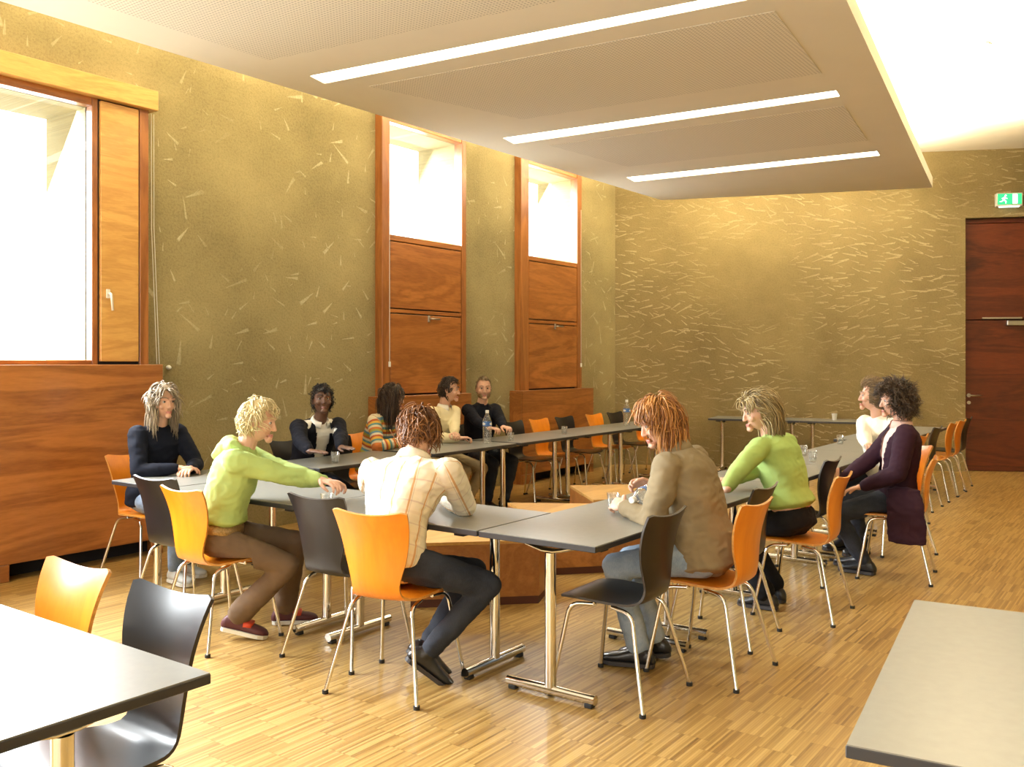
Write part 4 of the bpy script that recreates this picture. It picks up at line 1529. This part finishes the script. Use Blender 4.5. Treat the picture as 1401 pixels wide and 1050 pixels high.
def collar_ring(c, mat, name='collar', h=.045, r=.068, open_=.35, up=.0):
    """folded shirt collar round the neck"""
    V, F = [], []
    n = 22
    for lay, (rr_, dz) in enumerate(((r * .92, -.012), (r * .90, h), (r * 1.12, h * .72), (r * 1.30, -.020))):
        for k in range(n + 1):
            t = R(90) + open_ + (2 * math.pi - 2 * open_) * k / n
            dep = .95
            V.append(c['neckb'] + c['r3'] * rr_ * math.cos(t) + c['f3'] * rr_ * dep * math.sin(t) + c['d3'] * (dz + up) + c['f3'] * .004)
    for l in range(3):
        for k in range(n):
            a = l * (n + 1) + k
            F.append((a, a + 1, a + n + 2, a + n + 1))
    V = np.array(V)
    V2 = V + normals_of(V, F) * .004
    F2 = F + [tuple(len(V) + i for i in q[::-1]) for q in F]
    for k in range(n):
        F2 += [(k, len(V) + k, len(V) + k + 1, k + 1), (3 * (n + 1) + k + 1, len(V) + 3 * (n + 1) + k + 1, len(V) + 3 * (n + 1) + k, 3 * (n + 1) + k)]
    return put(name, np.concatenate([V, V2]), F2, mat, c['root'])


GP = None
NAVY = cloth_mat('navy_knit', (0.006, 0.008, 0.018))
NAVY2 = cloth_mat('dark_navy_knit', (0.005, 0.006, 0.012))
JEANS = denim('blue_denim', (0.10, 0.15, 0.25), (0.27, 0.35, 0.47))
JEANS_L = denim('light_denim', (0.19, 0.26, 0.36), (0.43, 0.51, 0.60))
JEANS_D = denim('dark_denim', (0.008, 0.011, 0.020), (0.030, 0.038, 0.060))
BROWN = cloth_mat('brown_cotton', (0.155, 0.105, 0.068))
BEIGE = cloth_mat('beige_cotton', (0.50, 0.40, 0.24))
BLACKC = cloth_mat('black_cotton', (0.010, 0.010, 0.013))
GREEN = cloth_mat('lime_green_jersey', (0.40, 0.54, 0.19), var=.08)
GREEN2 = cloth_mat('green_jersey', (0.34, 0.48, 0.15), var=.08)
CREAM = cloth_mat('cream_knit', (0.78, 0.70, 0.46), var=.06)
WHITEC = cloth_mat('white_knit', (0.80, 0.76, 0.66), var=.05)
SHIRTW = cloth_mat('white_shirt', (0.82, 0.80, 0.74), var=.04)
PINK = cloth_mat('pink_shirt', (0.80, 0.53, 0.46), var=.06)
PLUM = cloth_mat('plum_blazer', (0.030, 0.010, 0.020))
TAUPE = cloth_mat('taupe_fleece', (0.235, 0.185, 0.110))
PLAID = plaid('checked_shirt')
STRIPE = striped('striped_knit', [(.66, .58, .40), (.45, .10, .03), (.70, .40, .05), (.10, .24, .24), (.60, .54, .36), (.52, .15, .03), (.30, .30, .05), (.10, .22, .30)], .16)
SHOE_BK = simple('black_shoe', (.012, .012, .014), .35, Coat_Weight=.3)
SHOE_RD = simple('maroon_shoe', (.085, .018, .022), .6)
STRAP = simple('red_shoe_band', (.62, .07, .03), .6)
SHOE_WH = simple('grey_trainer', (.50, .50, .46), .6)
H_GREY = hair_mat('ash_hair', (.16, .12, .075), (.42, .34, .24))
H_PLAT = hair_mat('platinum_hair', (.52, .42, .20), (.85, .76, .48))
H_BLACK = hair_mat('black_hair', (.008, .007, .007), (.03, .025, .022))
H_DKBR = hair_mat('dark_brown_hair', (.016, .009, .005), (.060, .032, .016))
H_RED = hair_mat('auburn_hair', (.10, .035, .010), (.32, .135, .040))
H_GING = hair_mat('ginger_hair', (.22, .075, .014), (.52, .24, .060))
H_ASH = hair_mat('long_ash_hair', (.17, .115, .042), (.44, .34, .16))
H_LBR = hair_mat('light_brown_hair', (.11, .065, .028), (.30, .20, .09))
H_CURL = hair_mat('curly_brown_hair', (.022, .012, .006), (.085, .048, .022))
BELT = simple('studded_belt', (.36, .24, .10), .35, .3, 120, Metallic=.5)

# woman in navy at the wall end
person('grey-haired woman in a navy sweater and blue jeans by the big low cabinet', GP, (-5.89, 3.76), -88, lean=(3, 8, 14), male=False, size=1.0, head=(-8, 2, 0),
       hands=[(-.02, .40, .782), (.06, .37, .79)], hand_dirs=[(.9, .6, -.05), (-.8, .55, .0)], elbows=[(-.9, -.2, -.8), (.9, -.3, -.8)], curl=(30, 30),
       feet=[(-.12, .20, .088), (.06, .34, .088)], skin=SK, top=('sweater', NAVY, dict(k=.016)), pants=JEANS, shoes=(SHOE_WH, SOLE),
       hair=(H_GREY, dict(length=.19, bang=.16, n=260, grav=.95, noise=.10, width=.011, side_low=-.55, front_line=.66, temple=.42, back=-.8, volume=.9, lift=.009, crown=(.1, .45, .88))))

# youth in the green hoodie
c = person('platinum-haired youth in a lime green hoodie reaching across the table', GP, (-4.27, 3.13), -46, lean=(10, 16, 24), male=True, size=.97, head=(-10, 12, 0), twist=-4,
           hands=[('px', 446, 660, .86), ('px', 462, 662, .83)], elbows=[(-.5, -.2, -.7), (.7, -.1, -.5)], curl=(40, 40),
           feet=[(-.20, .33, .088), (.05, .10, .12)], feet_dirs=[(-.05, 1, 0), (.1, 1, -.22)], knees=[(-.1, 1, .6), (.1, 1, .4)], top=('hoodie', GREEN, dict(k=.020, amp=.009)), pants=BROWN, shoes=(SHOE_RD, SOLE, STRAP), top_low=.095, flare=1.35,
           hair=(H_PLAT, dict(length=.065, bang=.045, n=280, width=.009, grav=.30, noise=.28, spiky=.03, side_low=-.40, front_line=.60, temple=.34, volume=.6, lift=.007)))
g = Geo()                                          # hood lying on the shoulders
g.limb([c['neckb'] + c['r3'] * -.085 + c['f3'] * .03 - c['d3'] * .015, c['neckb'] - c['r3'] * .075 - c['f3'] * .055, c['neckb'] - c['f3'] * .095 - c['d3'] * .02, c['neckb'] + c['r3'] * .075 - c['f3'] * .055, c['neckb'] + c['r3'] * .085 + c['f3'] * .03 - c['d3'] * .015], [.028, .040, .046, .040, .028])
g.limb([c['neckb'] - c['f3'] * .09 - c['d3'] * .01, c['neckb'] - c['f3'] * .125 - c['d3'] * .085], [.055, .035])
V, F = g.remesh(.008, 4)
put('hood', folds(V, F, .006, 14), F, GREEN, c['root'])
g = Geo()
g.rings([(c['hip'] + c['d1'] * .030, c['r0'], c['f0'], c['hw'] + .013, .126, .131), (c['hip'] + c['d1'] * .062, c['r0'], c['f0'], c['hw'] + .006, .122, .127)], 30)
put('belt', g.v, g.f, BELT, c['root'])


# person in the dark jacket
c = person('dark-skinned person in a navy jacket over a white shirt, palms flat on the table', GP, (-5.87, 5.19), -102, lean=(10, 22, 32), male=True, head=(-22, -8, 0), feet=[(-.12, .18, .088), (.12, .18, .088)],
           hands=[('px', 469, 633, .766), ('px', 432, 636, .766)], hand_dirs=[(-.1, 1, 0), (-.35, 1, 0)], elbows=[(-1, -.2, -.5), (1, -.2, -.5)], curl=(6, 6), skin=SKD, lip=LIPD,
           top=('shirt', SHIRTW, dict(k=.006, kk=.003)), pants=JEANS_D, shoes=(SHOE_BK, SOLED), brow=H_BLACK,
           hair=(H_BLACK, dict(length=.03, bang=.03, n=200, width=.010, grav=.1, noise=.6, side_low=-.2, volume=.8, lift=.006)))
c['garment']('jacket', NAVY2, k=.020, low=-.05, kk=.017, wedge=(.030, .10, -.10), seed=2.0)
collar_ring(c, SHIRTW, h=.03)

# woman in stripes
person('dark-haired woman in a multicoloured striped sweater, mostly hidden behind the checked shirt', GP, (-5.96, 6.04), -78, lean=(8, 16, 24), male=False, size=.97, head=(34, 10, 0), feet=[(-.12, .14, .088), (.12, .14, .088)],
       hands=[(-.02, .36, .80), (.08, .36, .81)], elbows=[(-.9, -.1, -.7), (.9, -.1, -.7)], hand_dirs=[(.8, .5, .1), (-.8, .5, .2)],
       top=('sweater', STRIPE, dict(k=.016)), pants=JEANS_D, shoes=(SHOE_BK, SOLED),
       hair=(H_DKBR, dict(length=.27, bang=.15, n=280, grav=1.0, width=.010, side_low=-.6, front_line=.60, temple=.40, back=-.85, volume=.6, lift=.008, crown=(.05, .2, .98), noise=.06)))

# man in the checked shirt, back to the camera
c = person('auburn-haired man in a checked white shirt bent over the table, back to the camera', GP, (-3.00, 3.19), -36, lean=(4, 15, 24), side=-24, twist=38, male=True, size=1.03, head=(50, 30, -14), bulk=1.6, shoulder=1.26,
           hands=[('px', 520, 668, .80), ('px', 606, 680, .80)], elbows=[(-.8, -.5, -.6), (.7, .6, -.6)], hand_dirs=[(-.3, 1, 0), (-.7, .6, 0)], curl=(30, 45),
           feet=[(-.06, .17, .135), (.07, .14, .14)], feet_dirs=[(.0, .8, -.62), (.12, .8, -.62)], knees=[(-.2, 1, .35), (.2, 1, .35)],
           top=('shirt', PLAID, dict(k=.020, amp=.009, kk=.016)), pants=JEANS_D, shoes=(SHOE_BK, SOLED), top_low=-.05,
           hair=(H_RED, dict(length=.085, bang=.07, n=300, grav=.5, noise=.24, width=.011, side_low=-.5, volume=.9, lift=.009, back=-.78, crown=(.1, -.45, .9))))
collar_ring(c, PLAID, h=.05, r=.078)

# man in the cream sweater
c = person('short-haired man in a cream sweater and beige trousers, hands together on the table', GP, (-5.95, 6.97), -86, lean=(2, 6, 10), male=True, size=1.0, head=(26, 4, 0),
           hands=[('px', 622, 603, .775), ('px', 628, 600, .79)], hand_dirs=[(.7, .7, 0), (-.7, .7, .05)], curl=(50, 50), feet=[(-.10, .24, .088), (.12, .24, .088)],
           top=('sweater', CREAM, dict(k=.018)), pants=BEIGE, shoes=(SHOE_BK, SOLED),
           hair=(H_DKBR, dict(length=.04, bang=.035, n=230, width=.009, grav=.2, noise=.4, side_low=-.25, front_line=.62, temple=.30, volume=.6, lift=.005)))
collar_ring(c, SHIRTW, h=.032, r=.066)

# bearded man in navy
c = person('bearded short-haired man in a dark navy sweater facing the camera beside the upright bottle', GP, (-5.97, 7.62), -104, lean=(2, 7, 12), male=True, size=1.0, head=(-30, 2, 0),
           hands=[('px', 694, 597, .785), ('px', 684, 599, .785)], hand_dirs=[(.1, .9, 0), (-.2, .9, 0)], elbows=[(-.9, -.3, -.7), (.9, -.3, -.7)], curl=(45, 45), feet=[(-.08, .34, .088), (.10, .28, .088)],
           top=('sweater', NAVY2, dict(k=.022)), pants=JEANS_D, shoes=(SHOE_BK, SOLED),
           hair=(H_LBR, dict(length=.025, bang=.02, n=150, width=.007, grav=.1, noise=.5, side_low=-.15, front_line=.66, temple=.22, volume=.2, lift=.003)))
collar_ring(c, NAVY2, h=.02, r=.062)
bd = Geo()
hp = c['hp']
for t in np.linspace(-1, 1, 15):
    x = t * .066
    for zz in (-.074, -.090, -.104):
        y = .083 * math.sqrt(max(0, 1 - (t * .93) ** 2)) * (1 - (.10 if zz > -.08 else 0))
        if abs(t) < .35 and zz > -.08: continue
        bd.ball(hp(x * (1 - (-.06 - zz) * 4.0), y - .006, zz + .02 * abs(t)), .012, .010, .012, c['Rh'], 8, 6)
bd.limb([hp(-.024, .086, -.058), hp(0, .097, -.055), hp(.024, .086, -.058)], [.004, .0055, .004], 8)
V, F = bd.remesh(.005, 2)
put('beard', folds(V, F, .003, 60), F, H_LBR, c['root'], None, [(.45, 0, 0)] * len(V))

# red-haired man in the fleece
c = person('red-haired man in a taupe fleece and light jeans pouring water', GP, (-1.885, 4.25), 94, lean=(11, 17, 25), male=True, size=1.03, head=(38, 22, 0), bulk=1.1,
           hands=[('w', -2.25, 4.07, .79), ('px', 893, 664, .86)], hand_dirs=[(.4, .9, .05), (-.3, .9, .1)], elbows=[(-.8, -1.0, -.5), (.7, -.3, -.4)], curl=(55, 55), palms=[(-.8, 0, .6), (.7, .1, .7)],
           feet=[(-.18, .28, .088), (-.02, .27, .095)], feet_dirs=[(-.18, 1, .0), (-.25, 1, -.12)], knees=[(-.2, 1, .5), (-.05, 1, .5)], flare=1.2,
           top=('fleece', TAUPE, dict(k=.026, amp=.010, kk=.018)), pants=JEANS_L, shoes=(SHOE_BK, SOLED),
           hair=(H_GING, dict(length=.10, bang=.08, n=320, grav=.6, noise=.10, width=.011, side_low=-.50, front_line=.58, temple=.34, volume=.9, lift=.008, back=-.82, crown=(0, -.2, .98))))
collar_ring(c, TAUPE, h=.055, r=.074)
RED = c

# long-haired person in green
c = person('long-haired person in a light green cardigan and black trousers leaning on the table', GP, (-1.90, 5.54), 84, lean=(10, 15, 24), male=True, size=1.0, head=(46, 14, 0),
           hands=[('px', 992, 670, .80), ('px', 1003, 658, .80)], hand_dirs=[(.5, 1, 0), (-.3, .9, 0)], elbows=[(-1, -.2, -.05), (1, -.2, -.05)],
           feet=[(-.10, .12, .088), (.10, .16, .088)], feet_dirs=[(.0, 1, -.06), (.15, 1, 0)], knees=[(-.1, 1, .5), (.1, 1, .5)],
           top=('cardigan', GREEN2, dict(k=.018)), pants=BLACKC, shoes=(SHOE_BK, SOLED), top_low=.085, flare=1.4,
           hair=(H_ASH, dict(length=.30, bang=.10, n=320, grav=.8, noise=.16, width=.012, side_low=-.45, front_line=.60, temple=.30, volume=1.1, lift=.010, back=-.88, crown=(0, .35, .93), swept=(0, -.75, -.35))))

# woman in white
c = person('smiling light-haired woman in a white sweater, hands clasped at the table edge', GP, (-1.91, 7.74), 146, lean=(2, 6, 9), male=False, size=1.0, head=(-34, 0, 0),
           hands=[('px', 1203, 629, .79), ('px', 1189, 628, .80)], hand_dirs=[(.9, .5, 0), (-.9, .5, .1)], elbows=[(-1, -.2, -.15), (1, -.2, -.15)], curl=(45, 45),
           feet=[(-.1, .30, .088), (.1, .30, .088)], top=('sweater', WHITEC, dict(k=.015)), pants=JEANS_D, shoes=(SHOE_BK, SOLED),
           hair=(H_LBR, dict(length=.09, bang=.10, n=260, grav=.35, noise=.15, width=.011, side_low=-.5, front_line=.62, temple=.42, volume=1.0, lift=.010, back=-.8, swept=(0, -.9, -.1))))

# curly-haired man in the blazer
c = person('curly-haired man in a dark plum blazer and pink shirt, hand on his thigh', GP, (-1.615, 6.865), 112, lean=(-7, -7, -2), male=True, size=1.0, head=(6, 4, 0),
           hands=[(-.17, .24, .645), (.10, .34, .66)], hand_dirs=[(.2, 1, -.3), (-.4, .9, -.2)], elbows=[(-.7, -.7, -.5), (.9, -.5, -.4)], curl=(25, 25),
           feet=[(-.03, .20, .088), (.15, .22, .088)], feet_dirs=[(.5, 1, 0), (.6, 1, 0)], top=('shirt', PINK, dict(k=.006, kk=.003)), pants=JEANS_D, shoes=(SHOE_BK, SOLED),
           hair=(H_CURL, dict(length=.10, bang=.085, n=330, grav=.25, noise=.6, width=.009, side_low=-.55, front_line=.56, temple=.38, volume=1.2, lift=.014, curlr=.008, spiky=.25, back=-.85)))
c['garment']('blazer', PLUM, k=.024, low=-.07, kk=.020, wedge=(.055, .22, -.16), seed=5.0)
collar_ring(c, PINK, h=.035)
g = Geo()
o_ = c['loc'](np.array([c['root'].location.x, c['root'].location.y, 0]))
xa = c['loc'](np.array([c['root'].location.x + 1, c['root'].location.y, 0])) - o_
ya = c['loc'](np.array([c['root'].location.x, c['root'].location.y + 1, 0])) - o_
tl = lambda u, v, z: c['loc'](np.array([u, v, z]))
g.rings([(tl(-1.47, 6.580, .285), xa, ya, .125, .018, .018), (tl(-1.475, 6.590, .40), xa, ya, .130, .020, .020), (tl(-1.49, 6.605, .52), xa, ya, .125, .022, .022), (tl(-1.51, 6.66, .64), xa, ya, .11, .030, .030)], 26)
V, F = g.remesh(.010, 3)
put('blazer_tail', folds(V, F, .010, 8, 1.0), F, PLUM, c['root'])

# ------------------------------------------------------------------ small things on the tables
def tumbler(px, py, label, z=TH, water=True, tilt=None):
    p = at(px, py, z)
    t = empty('tumbler', (p[0], p[1], z + .0008))
    tag(t, label, 'glass', 'glass tumblers on the tables')
    prof = [(.0005, 0), (.0255, 0), (.0275, .004), (.0345, .084), (.0335, .0845), (.0320, .083), (.0255, .010), (.0005, .008)]
    m = MB()
    sides = 24
    V, F = [], []
    for (r, zz) in prof:
        for i in range(sides):
            a = 2 * math.pi * i / sides
            q = r * (1 + .035 * (math.cos(a * 8)) * (1 if .01 < zz < .06 else 0))
            V.append((q * math.cos(a), q * math.sin(a), zz))
    for k in range(len(prof) - 1):
        for i in range(sides):
            F.append((k * sides + i, k * sides + (i + 1) % sides, (k + 1) * sides + (i + 1) % sides, (k + 1) * sides + i))
    m.add(V, F).build('glass', M['tumbler'], t, True, 40)
    if water:
        MB().lathe([(.0005, .0085), (.0252, .0105), (.0278, .034), (.0005, .034)], 20).build('water', M['water'], t, True, 40)
    return t


tumbler(458.5, 634, 'glass tumbler between the hands of the person in the dark jacket')
tumbler(698.5, 604, 'glass tumbler at the bearded man\'s knuckles')
tumbler(772, 594.5, 'glass tumbler alone in front of the black empty chair')
tumbler(1112, 632, 'glass tumbler nearer of the two behind the person in green')
tumbler(1099, 624, 'glass tumbler farther of the two behind the person in green', water=True)
tumbler(1149.5, 608, 'glass tumbler by the sleeve of the woman in white')
tumbler(447, 698, 'glass tumbler under the reaching hand of the youth in green', water=False)
tumbler(839, 697, 'glass tumbler being filled beside the red-haired man\'s fist')
p = p0 + pd * 1.62 + np.array([-pd[1], pd[0]]) * .22
cup = empty('paper_cup', (p[0], p[1], TH + .0008))
tag(cup, 'small white cup on the far table along the end wall', 'cup')
MB().lathe([(.0005, 0), (.026, 0), (.036, .085), (.0375, .088), (.035, .088), (.025, .004), (.0005, .004)], 20).build('cup', M['white'], cup, True, 40)


def bottle(loc, label, lean_=None):
    t = empty('water_bottle', loc)
    tag(t, label, 'bottle', 'plastic water bottles')
    prof = [(.0005, .004), (.030, 0), (.040, .006), (.042, .02)]
    for k in range(7):
        z = .03 + k * .018
        prof += [(.0425, z), (.0425, z + .007), (.0395, z + .0125)]
    prof += [(.0425, .165), (.0425, .205), (.040, .222), (.030, .250), (.019, .272), (.0145, .283), (.0145, .296)]
    MB().lathe(prof + [(.0005, .296)], 24).build('bottle_body', M['pet'], t, True, 60)
    lb = MB().lathe([(.0432, .166), (.0434, .168), (.0434, .206), (.0432, .208)], 24).build('label', M['label_blue'], t, True)
    m = MB()
    for a0 in (0.2, 2.3, 4.4):
        V, F = [], []
        for i in range(9):
            a = a0 + (i - 4) * .14
            hh = .013 * math.sqrt(max(.05, 1 - ((i - 4) / 4.3) ** 2))
            for zz in (.187 - hh, .187 + hh):
                V.append((.0438 * math.cos(a), .0438 * math.sin(a), zz))
        for i in range(8):
            F.append((2 * i, 2 * i + 2, 2 * i + 3, 2 * i + 1))
        m.add(V, F)
    m.build('label_patch', M['label_white'], lb)
    MB().lathe([(.0005, .287), (.0168, .287), (.0172, .312), (.014, .316), (.0005, .316)], 18).build('cap', M['white'], t, True, 40)
    return t


p = at(666.5, 607, TH); bottle((p[0], p[1], TH + .001), 'clear water bottle with blue label standing in front of the bearded man')
p = at(857.5, 583, TH); bottle((p[0], p[1], TH + .001), 'clear water bottle with blue label standing at the far end of the left tables')
pa, pb = at(903, 668, .86), at(850, 677, .875)
b_ = bottle(tuple(pa), 'clear water bottle held sideways and poured by the red-haired man')
d_ = nrm(np.array([pb[0] - pa[0], pb[1] - pa[1], -.035]))
b_.rotation_euler = Vector(d_).to_track_quat('Z', 'Y').to_euler()
